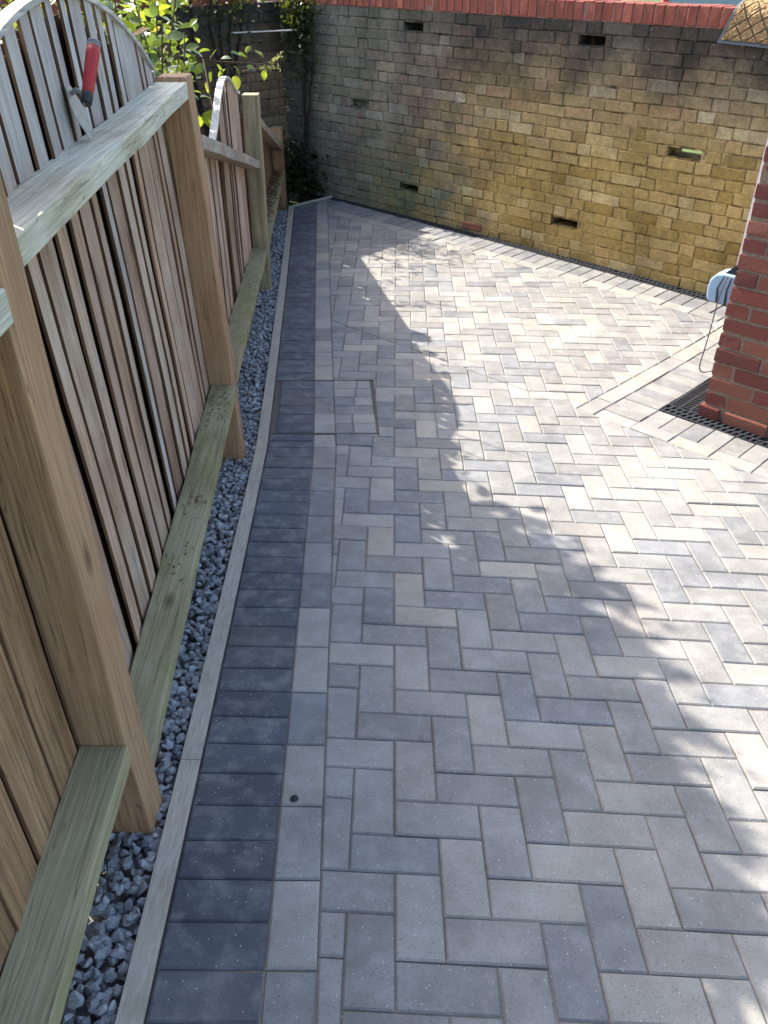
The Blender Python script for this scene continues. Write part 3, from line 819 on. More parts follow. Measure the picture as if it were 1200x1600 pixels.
def rail(parent, name, y0, z0, y1, z1, mat, w=.098, h=.05, inset_=.004, seg=10, lean0=0.0, lean1=0.0):
    mb = MB(); vs = []; fs = []
    for k in range(seg+1):
        y = y0+(y1-y0)*k/seg; z = z0+(z1-z0)*k/seg+ZS; xf = fence_x(y)-inset_+lean0+(lean1-lean0)*k/seg
        wob = .0015*math.sin(k*2.1+y0); zz = z+.002*math.sin(k*1.3+y1)
        for dx, dz in ((0, 0), (-w, 0), (-w, -h), (0, -h)): vs.append((xf+dx+wob, y, zz+dz))
    for k in range(seg):
        a, b = 4*k, 4*k+4
        for i in range(4): fs.append((a+i, a+(i+1) % 4, b+(i+1) % 4, b+i))
    fs.append((3, 2, 1, 0)); fs.append((4*seg, 4*seg+1, 4*seg+2, 4*seg+3))
    mb.add(vs, fs); return mb.build(name, mat, parent, bevel=.003)
def boards(panel, y0, y1, pitch, wid, top, bot, mats, seed=3, holes=.0, warp=.004, off=.103, lean=0.0, zref=-1.49, gap=None):
    """upright boards behind the rails; the panel mesh itself is the layer of strips lapped behind the joints"""
    r = random.Random(seed); y = y0; back = MB(); first = True
    sh = lambda z: lean*(z-ZS-zref)
    jobs = []
    while y+wid*.5 < y1:
        w = min(wid*r.uniform(.92, 1.06), y1-y); xb = fence_x(y+w/2)-off; tilt = r.uniform(-warp, warp); sl = (fence_x(y+w)-fence_x(y))
        ta, tb = top(y)+ZS, top(y+w)+ZS; za = bot(y)+ZS+r.uniform(-.01, .01); j = r.uniform(-.003, .003); yo = r.uniform(-.004, .004); T = .0075
        x0 = xb-sl/2+tilt+j; x1 = xb+sl/2-tilt+j; vs = []; n = 5
        for k in range(n+1):
            t = k/n; za_, zb_ = za+(ta-za)*t, za+(tb-za)*t; wv = .002*math.sin(k*1.9+y*7)
            vs += [(x0+sh(za_)+wv, y+yo*t, za_), (x1+sh(zb_)+wv, y+w+yo*t, zb_), (x1+sh(zb_)-T+wv, y+w+yo*t, zb_), (x0+sh(za_)-T+wv, y+yo*t, za_)]
        fs = [(0, 3, 2, 1), tuple(4*n+i for i in range(4))]
        for k in range(n):
            for i in range(4): fs.append((4*k+i, 4*k+(i+1) % 4, 4*k+4+(i+1) % 4, 4*k+4+i))
        mi = [0, 0]+[0, 1, 0, 1]*n; jobs.append((vs, fs, r.choice(mats) if jobs else mats[0], mi))
        # lapped strip behind the joint, now and then with a short gap in it
        g0, g1 = y+w-.016, y+pitch+.060; tz = min(top(g0), top(min(g1, y1)))+ZS-.035; zs = [za+.01]
        if gap and gap[0] < y < gap[1] and r.random() < .8: zs += [za+r.uniform(.25, .5), tz-r.uniform(.25, .6)]
        elif r.random() < holes*max(0, (y-y0)/(y1-y0))**3:
            for _ in range(r.randint(1, 3)): q = r.uniform(za+.3, tz-.1); zs += [q, q+r.uniform(.02, .07)]
        zs.append(tz); zs = sorted(zs)
        for a, b in zip(zs[::2], zs[1::2]):
            if b-a < .01: continue
            o = Vector((fence_x(g0)-off-.034+sh(a), g0, a)); back.box(o, (.013, 0, 0), (fence_x(g1)-fence_x(g0), g1-g0, 0), (sh(b)-sh(a), 0, b-a))
        y += pitch
    P = back.build('bay', WM['lap'], fence); P['label'] = panel
    for vs, fs, m, mi in jobs: b = MB().add(vs, fs); b.m = mi; b.build('board', [m, WM['edge_brown']], P)
    return P
def arch(c, half, base, peak):
    sag = peak-base; R = (half*half+sag*sag)/(2*sag)
    def f(y):
        d = abs(y-c)
        return base if d >= half else peak-(R-math.sqrt(R*R-d*d))
    return f
def cap(parent, y0, y1, top, n=24, th=.012, w=.032, off=.095, lean=0.0, zref=-1.49):
    mb = MB(); vs = []; fs = []
    for k in range(n+1):
        y = y0+(y1-y0)*k/n; z = top(y)+ZS+.001; x = fence_x(y)-off+lean*(top(y)-zref)
        for dx, dz in ((0, 0), (-w, 0), (-w, th), (0, th)): vs.append((x+dx, y, z+dz))
    for k in range(n):
        a, b = 4*k, 4*k+4
        for i in range(4): fs.append((a+i, a+(i+1) % 4, b+(i+1) % 4, b+i))
    fs.append((3, 2, 1, 0)); fs.append((4*n, 4*n+1, 4*n+2, 4*n+3))
    mb.add(vs, fs); return mb.build('cap_strip', WM['cap'], parent)
G = lambda dz: (lambda y: gz(fence_x(y)-.08, y)-ZS+dz)
BW = [WM['board'], WM['board'], WM['board_top'], WM['board_brown']]
t0f = arch(.02, .95, -.35, -.10)
f0 = boards('plain brown close boarded bay', -1.2, 1.17, .128, .119, t0f, G(-.03), [WM['board_warm']], 8, 0, .004, .103)
rail(f0, 'top_rail', -1.2, -.385, 1.098, -.39, WM['rail']); rail(f0, 'bottom_rail', -1.2, -1.33, 1.098, -1.337, WM['rail_low'])
cap(f0, -.93, .97, t0f)
t1f = arch(2.13, .92, -.352, -.10)
f1 = boards('arched weathered bay with the trowel on its rail', 1.165, 3.115, .0995, .080, t1f, G(-.03), BW, 21, 0, .006, .108, -.043)
rail(f1, 'top_rail', 1.2, -.38, 3.058, -.38, WM['rail'], w=.105, lean0=-.052, lean1=-.046); rail(f1, 'bottom_rail', 1.2, -1.495, 3.058, -1.485, WM['rail_low'])
cap(f1, 1.225, 3.04, t1f, 24, .012, .032, .098, -.043)
def t2f(y):
    d = abs(y-4.74)
    return -.755 if d > .80 else -.755+.172*(.5+.5*math.cos(math.pi*d/.80))**.8
f2 = boards('curved top bay with a slanting rail', 3.11, 5.60, .0965, .076, t2f, G(-.02), [WM['board'], WM['board_brown'], WM['board']], 33, 0, .006, .104)
rail(f2, 'top_rail', 3.16, -.558, 5.548, -1.135, WM['rail_brown'], lean0=-.03); rail(f2, 'bottom_rail', 3.16, -1.475, 5.548, -1.684, WM['rail_low'])
cap(f2, 3.92, 5.54, t2f, 30, .012, .034, .088)
t3f = lambda y: -.90-.27*(y-5.65)
f3 = boards('low orange brown bay by the wall corner', 5.60, 7.90, .1, .086, t3f, G(-.02), [WM['board_warm']], 44)
rail(f3, 'top_rail', 5.652, -.878, 7.858, -1.475, WM['rail_brown']); rail(f3, 'bottom_rail', 5.652, -1.69, 7.858, -1.70, WM['rail_low'])

# ------------------------------------------------------------------ trowel on the rail
tw = thing('trowel', (-.70, 2.055, -.38+ZS), 'pointing trowel with a red handle leaning on the fence boards', 'trowel')
def trowel():
    steel = plain('mortar_smeared_steel', (.30, .29, .26), .55, .5, .35, 45, .35, .3)
    red = plain('red_grip', (.38, .022, .022), .5, .4, 0, 80, .12, .15); blk = plain('black_ferrule', (.02, .02, .024), .45, .4); gry = plain('grey_end_cap', (.16, .17, .18), .5, .4)
    pts = [(0, .115), (.022, .112), (.045, .072), (.045, .05), (.012, .004), (-.006, .004), (-.036, .055), (-.036, .08), (-.016, .112)]
    def B(a, z, d): # a along the fence, z up, d away from the boards (the blade leans back)
        y = 2.055+a; return Vector((fence_x(y)-.150+.030*(1-z/.11)+d, y, -.378+z+ZS))
    mb = MB(); n = len(pts); vs = [B(a, z, .0) for a, z in pts]+[B(a, z, .0016) for a, z in pts]
    fs = [tuple(reversed(range(n))), tuple(range(n, 2*n))]+[(i, (i+1) % n, n+(i+1) % n, n+i) for i in range(n)]
    # flip to face the drive
    mb.add(vs, [tuple(reversed(f)) for f in fs]); mb.build('blade', steel, tw)
    a0 = B(.004, .098, .002); hb = Vector((-.660, 2.02, -.288+ZS)); ht = Vector((-.650, 2.112, -.187+ZS)); dx = (ht-hb).normalized()
    mb = MB(); mb.tube([a0, a0+Vector((.012, -.004, .008)), a0+Vector((.035, -.022, .004)), hb-dx*.012, hb], [.0052, .0055, .0055, .0055, .0055], 8); mb.build('neck', steel, tw, True)
    mb = MB(); mb.tube([hb-dx*.008, hb-dx*.006, hb+dx*.016, hb+dx*.018], [.010, .0128, .0128, .0115], 14); mb.build('ferrule', blk, tw, True)
    L = (ht-hb).length
    mb = MB(); mb.tube([hb+dx*(.016+L*.82*f) for f in (0, .1, .35, .6, .85, 1)], [.0125, .013, .0138, .0144, .015, .0148], 16); mb.build('handle', red, tw, True)
    e = hb+dx*(.016+L*.82); mb = MB(); mb.tube([e-dx*.001, e+dx*.003, e+dx*.0035, e+dx*.007, e+dx*.0075, e+dx*.013, e+dx*.016], [.0148, .0151, .0138, .0138, .0151, .0142, .009], 16); mb.build('end_cap', gry, tw, True)
trowel()

# ------------------------------------------------------------------ doormat over the wall coping
def doormat():
    M_RUB = plain('grey_rubber', (.10, .115, .13), .6, .4, 0, 60, .2, .2)
    m = NT('coir'); p = m.pos(); n = m.noise(p, 240, 4, .8); n2 = m.noise(p, 30, 3, .6)
    c = m.ramp(n, [(.3, (.28, .15, .06)), (.5, (.52, .33, .165)), (.7, (.68, .48, .27))]); c = m.scalecol(c, m.mr(n2, .3, .7, .8, 1.2))
    M_COIR = m.done(c, .95, m.bump(n, 1.0, .01), .1)
    root = thing('doormat', tuple(bw.P(3.75, .1, WTOP+.11)), 'coir doormat with rubber diamond grid draped over the wall coping', 'doormat')
    # arc-length profile: hangs in front, bends over the coping, lies on top
    prof = []
    for k in range(6): prof.append((-.030-.004*k*0, -.070+.030*k))
    for k in range(1, 9):
        w = math.pi/2*k/8; prof.append((.045-.075*math.cos(w), .080+.062*math.sin(w)))
    for k in range(1, 5): prof.append((.045+.05*k, .142-.001*k))
    acc = [0]
    for a, b in zip(prof, prof[1:]): acc.append(acc[-1]+math.hypot(b[0]-a[0], b[1]-a[1]))
    LT = acc[-1]
    def P(x, l, h):
        l = max(0, min(LT-1e-4, l)); i = max(k for k in range(len(acc)) if acc[k] <= l+1e-9); i = min(i, len(acc)-2); t = (l-acc[i])/(acc[i+1]-acc[i])
        a, b = prof[i], prof[i+1]; d, z = a[0]+(b[0]-a[0])*t, a[1]+(b[1]-a[1])*t
        tx, tz = (b[0]-a[0]), (b[1]-a[1]); L = math.hypot(tx, tz); nd, nz = -tz/L, tx/L
        sk = .36*l
        return bw.P(3.425+x+sk, d+nd*h, WTOP+z+nz*h-.03*x)
    W = .60; mb = MB(); nx, nl = 12, 30; vs = []; fs = []
    for s_ in (0, 1):
        for j in range(nl+1):
            for i in range(nx+1): vs.append(P(W*i/nx, LT*j/nl, .006*s_))
    k = (nx+1)*(nl+1)
    for j in range(nl):
        for i in range(nx):
            a = j*(nx+1)+i; fs.append((k+a, k+a+1, k+a+nx+2, k+a+nx+1)); fs.append((a+nx+1, a+nx+2, a+1, a))
    for j in range(nl):
        a = j*(nx+1); fs.append((a, k+a, k+a+nx+1, a+nx+1)); a += nx; fs.append((a+nx+1, k+a+nx+1, k+a, a))
    for i in range(nx): fs.append((i+1, k+i+1, k+i, i)); a = nl*(nx+1)+i; fs.append((a, k+a, k+a+1, a+1))
    mb.add(vs, fs); mb.build('rubber_backing', M_RUB, root)
    for (a, b, c, d) in ((0, .016, 0, LT), (W-.016, W, 0, LT), (.016, W-.016, 0, .016)):
        mb = MB(); n = 26 if d > .1 else 8; vs = []; fs = []
        for j in range(n+1):
            l = c+(d-c)*j/n if d > .1 else None
            if d > .1: q = [(a, l, .004), (a, l, .012), (b, l, .012), (b, l, .004)]
            else: x = a+(b-a)*j/n; q = [(x, c, .004), (x, c, .012), (x, d, .012), (x, d, .004)]
            vs += [P(*w) for w in q]
        for j in range(n):
            for i in range(4): fs.append((4*j+i, 4*j+(i+1) % 4, 4*j+4+(i+1) % 4, 4*j+4+i))
        fs.append((0, 1, 2, 3)); fs.append((4*n+3, 4*n+2, 4*n+1, 4*n)); mb.add(vs, fs); mb.build('rubber_rim', M_RUB, root)
    # coir diamonds, each a tufted pad
    px_, pl = .09, .08; rr = random.Random(4)
    for j in range(-1, 13):
        for i in range(-1, 10):
            cx = .016+px_*(i+.5*(j % 2)); cl = .016+pl*.5*j
            hx, hl = px_*.465, pl*.465
            poly = [(cx-hx, cl), (cx, cl-hl), (cx+hx, cl), (cx, cl+hl)]
            poly = clip(clip(clip(clip(poly, 1, 0, -.02) or [], -1, 0, W-.02) or [], 0, 1, -.02) or [], 0, -1, LT-.01)
            if len(poly) < 3 or abs(area(poly)) < .0002: continue
            mb = MB(); N_ = 5; xs = [p[0] for p in poly]; ls = [p[1] for p in poly]; mx, ml = sum(xs)/len(xs), sum(ls)/len(ls); vs = [P(mx, ml, .020)]; fs = []
            rings = (.35, .7, .93, 1.0); ring_n = len(poly)*4
            for f in rings:
                for e in range(len(poly)):
                    for q in range(4):
                        a = poly[e]; b = poly[(e+1) % len(poly)]; t = q/4; x, l = a[0]+(b[0]-a[0])*t, a[1]+(b[1]-a[1])*t
                        vs.append(P(mx+(x-mx)*f, ml+(l-ml)*f, (.004 if f == 1.0 else .018+rr.uniform(-.003, .004))))
            for q in range(ring_n): fs.append((0, 1+q, 1+(q+1) % ring_n))
            for g_ in range(len(rings)-1):
                for q in range(ring_n): a = 1+g_*ring_n; fs.append((a+q, a+ring_n+q, a+ring_n+(q+1) % ring_n, a+(q+1) % ring_n))
            mb.add(vs, fs); mb.build('coir_pad', M_COIR, root)
doormat()

# ------------------------------------------------------------------ pale blue cable box on the pier's hidden side
def cable_box():
    M_BX = plain('pale_blue_plastic', (.30, .44, .56), .4, .5, 0, 20, .06, .05); M_DK = plain('dark_slot', (.02, .025, .035), .5, .4)
    a0 = .075; z0, z1 = -1.405+ZS, -1.265+ZS
    root = thing('cable_box', tuple(prn.P(-.05, a0+.04, z0)), 'pale blue plastic box with dark stripes fixed to the brick pier', 'box')
    mb = MB(); pr = [(0, 0), (0, 1), (.55, 1.0), (.8, .93), (.97, .70), (1.0, .45), (.97, .12), (.9, 0)]
    n = len(pr); W = .138; H = z1-z0
    vs = [prn.P(-.004-W*x, a0, z0+H*z) for x, z in pr]+[prn.P(-.004-W*x, a0+.11, z0+H*z) for x, z in pr]
    fs = [tuple(range(n)), tuple(reversed(range(n, 2*n)))]+[(i, n+i, n+(i+1) % n, (i+1) % n) for i in range(n)]
    mb.add(vs, fs); mb.build('case', M_BX, root, bevel=.008)
    for x in (.62, .30):
        mb = MB(); mb.tube([prn.P(-.004-W*x*.9, a0-.003, z0+H*.02), prn.P(-.004-W*x*1.02, a0-.005, z0+H*.5), prn.P(-.004-W*x*.8, a0-.003, z0+H*.93)], [.006, .004, .002], 6); mb.build('stripe', M_DK, root)
    mb = MB(); q = [(0, 0), (.075, 0), (0, .075)]
    vs = [prn.P(-.004-x, a0+.015, z1+z+.001) for x, z in q]+[prn.P(-.004-x, a0+.09, z1+z+.001) for x, z in q]
    mb.add(vs, [(0, 1, 2), (5, 4, 3), (0, 3, 4, 1), (1, 4, 5, 2), (2, 5, 3, 0)]); mb.build('bracket', M_DK, root)
    cb = MB(); pts = [prn.P(x, a0+y, z) for x, y, z in ((-.055, -.008, z0+H*.97), (-.066, -.014, z0+H*.5), (-.072, -.014, z0), (-.074, -.014, z0-.1), (-.078, -.014, z0-.2), (-.084, -.014, z0-.29), (-.084, -.014, z0-.325), (-.072, -.014, z0-.345), (-.052, -.01, z0-.345), (-.03, 0, z0-.335), (.004, .01, z0-.33))]
    c2 = []
    for i in range(len(pts)-1):
        p0, p1, p2, p3 = pts[max(i-1, 0)], pts[i], pts[i+1], pts[min(i+2, len(pts)-1)]
        for s_ in range(5):
            t = s_/5; c2.append(.5*((2*p1)+(p2-p0)*t+(2*p0-5*p1+4*p2-p3)*t*t+(3*p1-p0-3*p2+p3)*t**3))
    c2.append(pts[-1]); cb.tube(c2, .0032, 6); cb.build('cable', plain('grey_cable', (.10, .10, .11), .6, .3), root, True)
cable_box()

# ------------------------------------------------------------------ planting
def leaf_mat(name, a, b, trans=.45, rough=.35, spec=.5):
    m = NT(name); r = m.new('ShaderNodeObjectInfo').outputs['Random']; n = m.noise(m.obj(), 9, 3, .6)
    i = m.new('ShaderNodeNewGeometry').outputs['Random Per Island']; rr = m.math('FRACT', m.math('ADD', r, i))
    c = m.mix(rr, a, b); c = m.scalecol(c, m.mr(n, .3, .7, .75, 1.25)); m.done(c, rough, None, spec)
    tr = m.new('ShaderNodeBsdfTranslucent'); m.l.new(m.scalecol(m.mix(.5, c, (.25, .32, .02)), m.mr(n, 0, 1, 1.6, 1.6)), tr.inputs[0])
    mx = m.new('ShaderNodeMixShader'); mx.inputs[0].default_value = trans; m.l.new(m.b.outputs[0], mx.inputs[1]); m.l.new(tr.outputs[0], mx.inputs[2])
    m.l.new(mx.outputs[0], m.n['Material Output'].inputs[0]); return m.mat
LM = [leaf_mat('glossy_leaf', (.035, .075, .018), (.07, .12, .03), .35, .28, .6), leaf_mat('young_leaf', (.13, .17, .02), (.22, .22, .02), .5), leaf_mat('dark_leaf', (.010, .018, .008), (.022, .032, .012), .15, .5, .3),
      leaf_mat('russet_leaf', (.24, .10, .03), (.32, .14, .05), .5)]
M_STEM = plain('plant_stem', (.075, .05, .03), .85, .2, 0, 60, .3, .4); M_DSTEM = plain('dark_stem', (.025, .02, .016), .9, .2, 0, 60, .3, .4); M_GSTEM = plain('green_stem', (.12, .15, .04), .6, .3)
def leaf_mesh(seed, L=1.0, wr=.30, fold=.22, droop=.25):
    r = random.Random(seed); vs = []; fs = []; n = 7
    for k in range(n+1):
        t = k/n; w = wr*(math.sin(math.pi*t**.85)**.8)*(1 if 0 < t < 1 else 0.02); z = -droop*t*t+.03*r.uniform(-1, 1)
        vs += [(-w, t*L, z+fold*w), (0, t*L, z), (w, t*L, z+fold*w)]
    for k in range(n):
        a = 3*k; fs += [(a, a+1, a+4, a+3), (a+1, a+2, a+5, a+4)]
    m = mesh('leaf', vs, fs, [LM[0]], None, True); return m
LEAF = [leaf_mesh(i, 1, random.Random(i).uniform(.26, .36), random.Random(i+9).uniform(.1, .5), random.Random(i+4).uniform(.1, .4)) for i in range(6)]
def orient(P, d, up, s):
    y = Vector(d).normalized(); x = y.cross(Vector(up)); x = x.normalized() if x.length > 1e-3 else Vector((1, 0, 0)); z = x.cross(y)
    return Matrix(((x.x*s, y.x*s, z.x*s, P.x), (x.y*s, y.y*s, z.y*s, P.y), (x.z*s, y.z*s, z.z*s, P.z), (0, 0, 0, 1)))
def put_leaf(root, P, d, s, mat, r, name='leaf'):
    up = Vector((r.gauss(0, .5), r.gauss(0, .5), 1)); o = link(name, r.choice(LEAF), root, orient(P, d, up, s))
    o.material_slots[0].link = 'OBJECT'; o.material_slots[0].material = mat; return o
def shade_ok(P, r):
    h = P.z-.13; lx, ly = P.x+.89*h, P.y-.83*h
    return lx < .34 or (ly < 2.75 and lx < .72 and r.random() < .8)
def bush():
    r = random.Random(12); base = Vector((-1.25, 4.6, gz(-1.25, 4.6)-.05))
    root = thing('rose_bush', tuple(base), 'sunlit green leafy rose bush rising behind the arched fence panel', 'bush')
    stems = MB(); nleaf = 0; spots = []
    tips = []
    for k in range(17):
        y = 3.5+1.25*r.random(); x = fence_x(y)-.20-.40*r.random(); zt = ZS+r.uniform(-.42, .05); tips.append(Vector((x, y, zt)))
    # two low sprays seen over the near post and behind the second panel
    tips += [Vector((-.98, 4.55, ZS-.42)), Vector((-1.02, 4.9, ZS-.5)), Vector((-.95, 4.25, ZS-.55))]
    for tip in tips:
        b = base+Vector((r.uniform(-.15, .2), r.uniform(-.4, .3), 0)); mid = (b+tip)/2+Vector((r.uniform(-.12, .1), r.uniform(-.12, .12), r.uniform(-.05, .2)))
        path = []
        for q in range(11):
            t = q/10; path.append(b*(1-t)**2+mid*2*t*(1-t)+tip*t*t)
        stems.tube(path, [.011*(1-.75*q/10) for q in range(11)], 6)
        for q in range(6, 11):
            for _ in range(4):
                P = path[q]+Vector((r.gauss(0, .06), r.gauss(0, .06), r.gauss(0, .05))); d = Vector((r.gauss(0, 1), r.gauss(0, 1), r.uniform(-.5, .5)))
                if nleaf < 300 and shade_ok(P, r):
                    nleaf += 1; w = r.random()
                    put_leaf(root, P, d, r.uniform(.06, .105), LM[0] if w < .62 else LM[1] if w < .95 else LM[3], r)
    stems.build('stems', M_STEM, root, True); mb = MB()
    for k in range(1300):                              # the mass of leaves too deep inside to tell apart
        y = 3.5+2.3*r.random(); P = Vector((fence_x(y)-.32-.75*r.random(), y, ZS+r.uniform(-.85, -.05)))
        if not shade_ok(P, r): continue
        d = Vector((r.gauss(0, 1), r.gauss(0, 1), r.gauss(-.2, .6))); lm = r.choice(LEAF); m = orient(P, d, Vector((r.gauss(0, .5), r.gauss(0, .5), 1)), r.uniform(.045, .085)); w = r.random()
        mb.add([m @ v.co for v in lm.vertices], [tuple(f.vertices) for f in lm.polygons], 0 if w < .7 else 1)
    for k in range(1100):  # low leaf mass added behind the boards to block sun through their gaps
        y = 2.35+1.5*r.random(); P = Vector((fence_x(y)-.22-.5*r.random(), y, gz(-1.1, y)+1.25*r.random())); lm = r.choice(LEAF); m = orient(P, Vector((r.gauss(0, 1), r.gauss(0, 1), r.gauss(-.2, .6))), Vector((r.gauss(0, .5), r.gauss(0, .5), 1)), r.uniform(.035, .07))
        mb.add([m @ v.co for v in lm.vertices], [tuple(f.vertices) for f in lm.polygons], 0 if r.random() < .6 else 1)
    tag(mb.build('foliage', [LM[0], LM[1]], root, True), kind='stuff')
bush()
def spray():
    """a long shoot reaching over the low panel, with hanging seed heads at its tip"""
    r = random.Random(31); root_p = Vector((-1.05, 6.0, gz(-1.05, 6.0)-.05))
    root = thing('shrub', tuple(root_p), 'thin leafy shoot with pale hanging seed heads reaching across the return wall', 'shrub')
    def at(x, y, Y):
        s, c = math.sin(PITCH), math.cos(PITCH); dx, dy = (x-600)/FPX, (y-800)/FPX; d = Vector((dx, c-dy*s*1.0, -s-dy*c)); d = Vector((dx, -dy*s+c, -dy*c-s)); return d*(Y/d.y)+Vector((0, 0, ZS))
    Y = 6.3
    path = [root_p, Vector((-1.12, 6.1, ZS-1.2)), at(318, 92, 6.15), at(345, 97, Y), at(375, 98, Y), at(405, 100, Y), at(425, 98, Y), at(438, 90, Y)]
    st = MB(); st.tube(path, [.012, .01, .007, .006, .005, .0045, .004, .002], 6)
    st.tube([at(352, 97, Y), at(362, 108, Y), at(366, 118, Y)], [.004, .003, .002], 5); st.tube([at(380, 98, Y), at(388, 80, Y), at(398, 78, Y)], [.004, .003, .002], 5)
    st.tube([at(378, 112, Y), at(395, 108, Y), at(418, 107, Y)], [.004, .004, .002], 5); st.build('stems', M_STEM, root, True)
    for (x, y, dx, dy, s_, m_) in ((300, 95, -1, .3, .085, 0), (318, 100, -.6, .6, .09, 0), (310, 82, .8, -.4, .08, 0), (330, 112, -.2, 1, .075, 0), (338, 100, .5, .7, .08, 1), (360, 82, 1, .1, .085, 0), (372, 84, 1, .2, .075, 0), (352, 108, -.7, .6, .08, 0), (366, 104, .6, .6, .075, 1),
                                   (368, 118, .05, 1, .10, 1), (384, 82, .4, -.6, .06, 1), (398, 80, 1, .3, .07, 1), (412, 110, .1, 1, .06, 1), (345, 92, .9, -.3, .075, 0), (385, 105, 1, .2, .07, 0), (328, 92, .4, -.8, .08, 0), (302, 118, -.5, .8, .085, 0), (322, 128, .3, .9, .07, 1)):
        P = at(x, y, Y); Q2 = at(x+dx*10, y+dy*10, Y+r.uniform(-.03, .03)); put_leaf(root, P, Q2-P, s_, LM[m_], r)
    pale = leaf_mat('seed_head', (.28, .28, .10), (.40, .38, .18), .3, .7, .2)
    for (x0, y0, x1, y1) in ((420, 98, 441, 84), (404, 106, 438, 104)):
        mb = MB()
        for k in range(46):
            t = r.random(); P = at(x0+(x1-x0)*t+r.gauss(0, 1.2), y0+(y1-y0)*t+r.gauss(0, 2.2), Y+r.gauss(0, .012)); d = Vector((r.gauss(0, 1), r.gauss(0, 1), r.gauss(-.6, 1))).normalized()*.022; w = Vector((r.gauss(0, 1), r.gauss(0, 1), r.gauss(0, 1))).normalized()*.006
            mb.add([P-w, P+d*.5+w*1.3, P+d, P+w], [(0, 1, 2, 3)])
        mb.build('seed_head', pale, root)
spray()
def climber():
    """dark bare climber in the wall corner with a mat of ivy at its head and foot"""
    r = random.Random(77)
    def wp(s_, z, d=.03): return bw.P(s_, -d, z+ZS)
    b = wp(-.27, -1.97, .07)
    root = thing('climbing_plant', tuple(b), 'dark bare stemmed climber in the corner of the two walls', 'climber')
    st = MB()
    def tube(pts, r0, r1, n=12):
        c = []
        for i in range(len(pts)-1):
            for k in range(4): c.append(pts[i].lerp(pts[i+1], k/4)+Vector((r.gauss(0, .004), r.gauss(0, .004), 0)))
        c.append(pts[-1]); st.tube(c, [r0+(r1-r0)*i/(len(c)-1) for i in range(len(c))], 6)
    tube([b, wp(-.30, -1.7, .05), wp(-.30, -1.45), wp(-.31, -1.2), wp(-.28, -.95), wp(-.27, -.7), wp(-.25, -.45)], .014, .006)
    tube([wp(-.30, -1.47), wp(-.24, -1.25), wp(-.20, -1.0), wp(-.16, -.85), wp(-.17, -.6), wp(-.12, -.4)], .010, .005)
    tube([wp(-.28, -.95), wp(-.22, -.9), wp(-.14, -.93)], .006, .003)
    tube([wp(-.16, -.52), wp(.0, -.45), wp(.08, -.36)], .006, .003)
    st.build('stems', M_DSTEM, root, True)
    mats = LM[2]
    def mat_of(n, f, name):
        mb = MB()
        for k in range(n):
            P = f(); d = Vector((r.gauss(0, 1), r.gauss(0, 1), r.gauss(-.3, 1))).normalized(); w = d.cross(Vector((r.gauss(0, 1), r.gauss(0, 1), r.gauss(0, 1)))).normalized(); L = r.uniform(.025, .055)
            mb.add([P, P+d*L*.4+w*L*.35, P+d*L, P+d*L*.4-w*L*.35], [(0, 1, 2, 3)])
        tag(mb.build(name, mats, root), kind='stuff')
    mat_of(1500, lambda: wp(-.40+r.gauss(0, .15), -1.93+abs(r.gauss(0, .17)), .04+abs(r.gauss(0, .10))), 'ground_foliage')
    mat_of(700, lambda: wp(-.30+r.gauss(0, .10), -.36-abs(r.gauss(0, .26)), .03+abs(r.gauss(0, .04))), 'ivy')
climber()
def wall_shrub():
    """dark shrub trained on the return wall, behind the sunlit spray"""
    r = random.Random(99)
    def wp(s_, z, d=.04): return lw.P(s_, -d, z+ZS)
    b = Vector((wp(.8, 0).x, wp(.8, 0).y, gz(-1.4, 7.4)-.08))
    root = thing('wall_shrub', tuple(b), 'dark twiggy shrub trained against the return wall behind the fence', 'shrub'); st = MB()
    for k, (s1, z1) in enumerate(((.62, -.2), (.75, -.15), (.55, -.3), (1.0, -.1), (1.3, -.2), (.45, -.25))):
        pts = [b+Vector((r.uniform(-.05, .05), r.uniform(-.05, .05), 0))]; e = wp(s1, z1, .06)
        for t in (.3, .6, .8, 1): q = pts[0].lerp(e, t)+Vector((r.gauss(0, .04), r.gauss(0, .04), 0)); pts.append(q)
        st.tube(pts, [.022, .018, .013, .010, .006], 6)
    st.build('stems', M_DSTEM, root, True); mb = MB()
    for k in range(1500):
        s_ = r.choice((.62, .7, .55, 1.0, 1.35, 1.7))+r.gauss(0, .10); P = wp(s_, -.28+r.gauss(0, .22), .05+abs(r.gauss(0, .09)))
        d = Vector((r.gauss(0, 1), r.gauss(0, 1), r.gauss(-.2, 1))).normalized(); w = d.cross(Vector((r.gauss(0, 1), r.gauss(0, 1), r.gauss(0, 1)))).normalized(); L = r.uniform(.02, .05)
        mb.add([P, P+d*L*.4+w*L*.3, P+d*L, P+d*L*.4-w*L*.3], [(0, 1, 2, 3)])
    tag(mb.build('foliage', LM[2], root), kind='stuff')
    rod = MB(); rod.tube([lw.P(.62, -.10, -.62+ZS), bw.P(CS+.30, -.03, -.62+ZS)], .006, 8)
    o = rod.build('cane', plain('bleached_cane', (.55, .52, .46), .7, .3)); tag(o, 'pale horizontal cane tied across the corner of the two walls', 'cane')
wall_shrub()
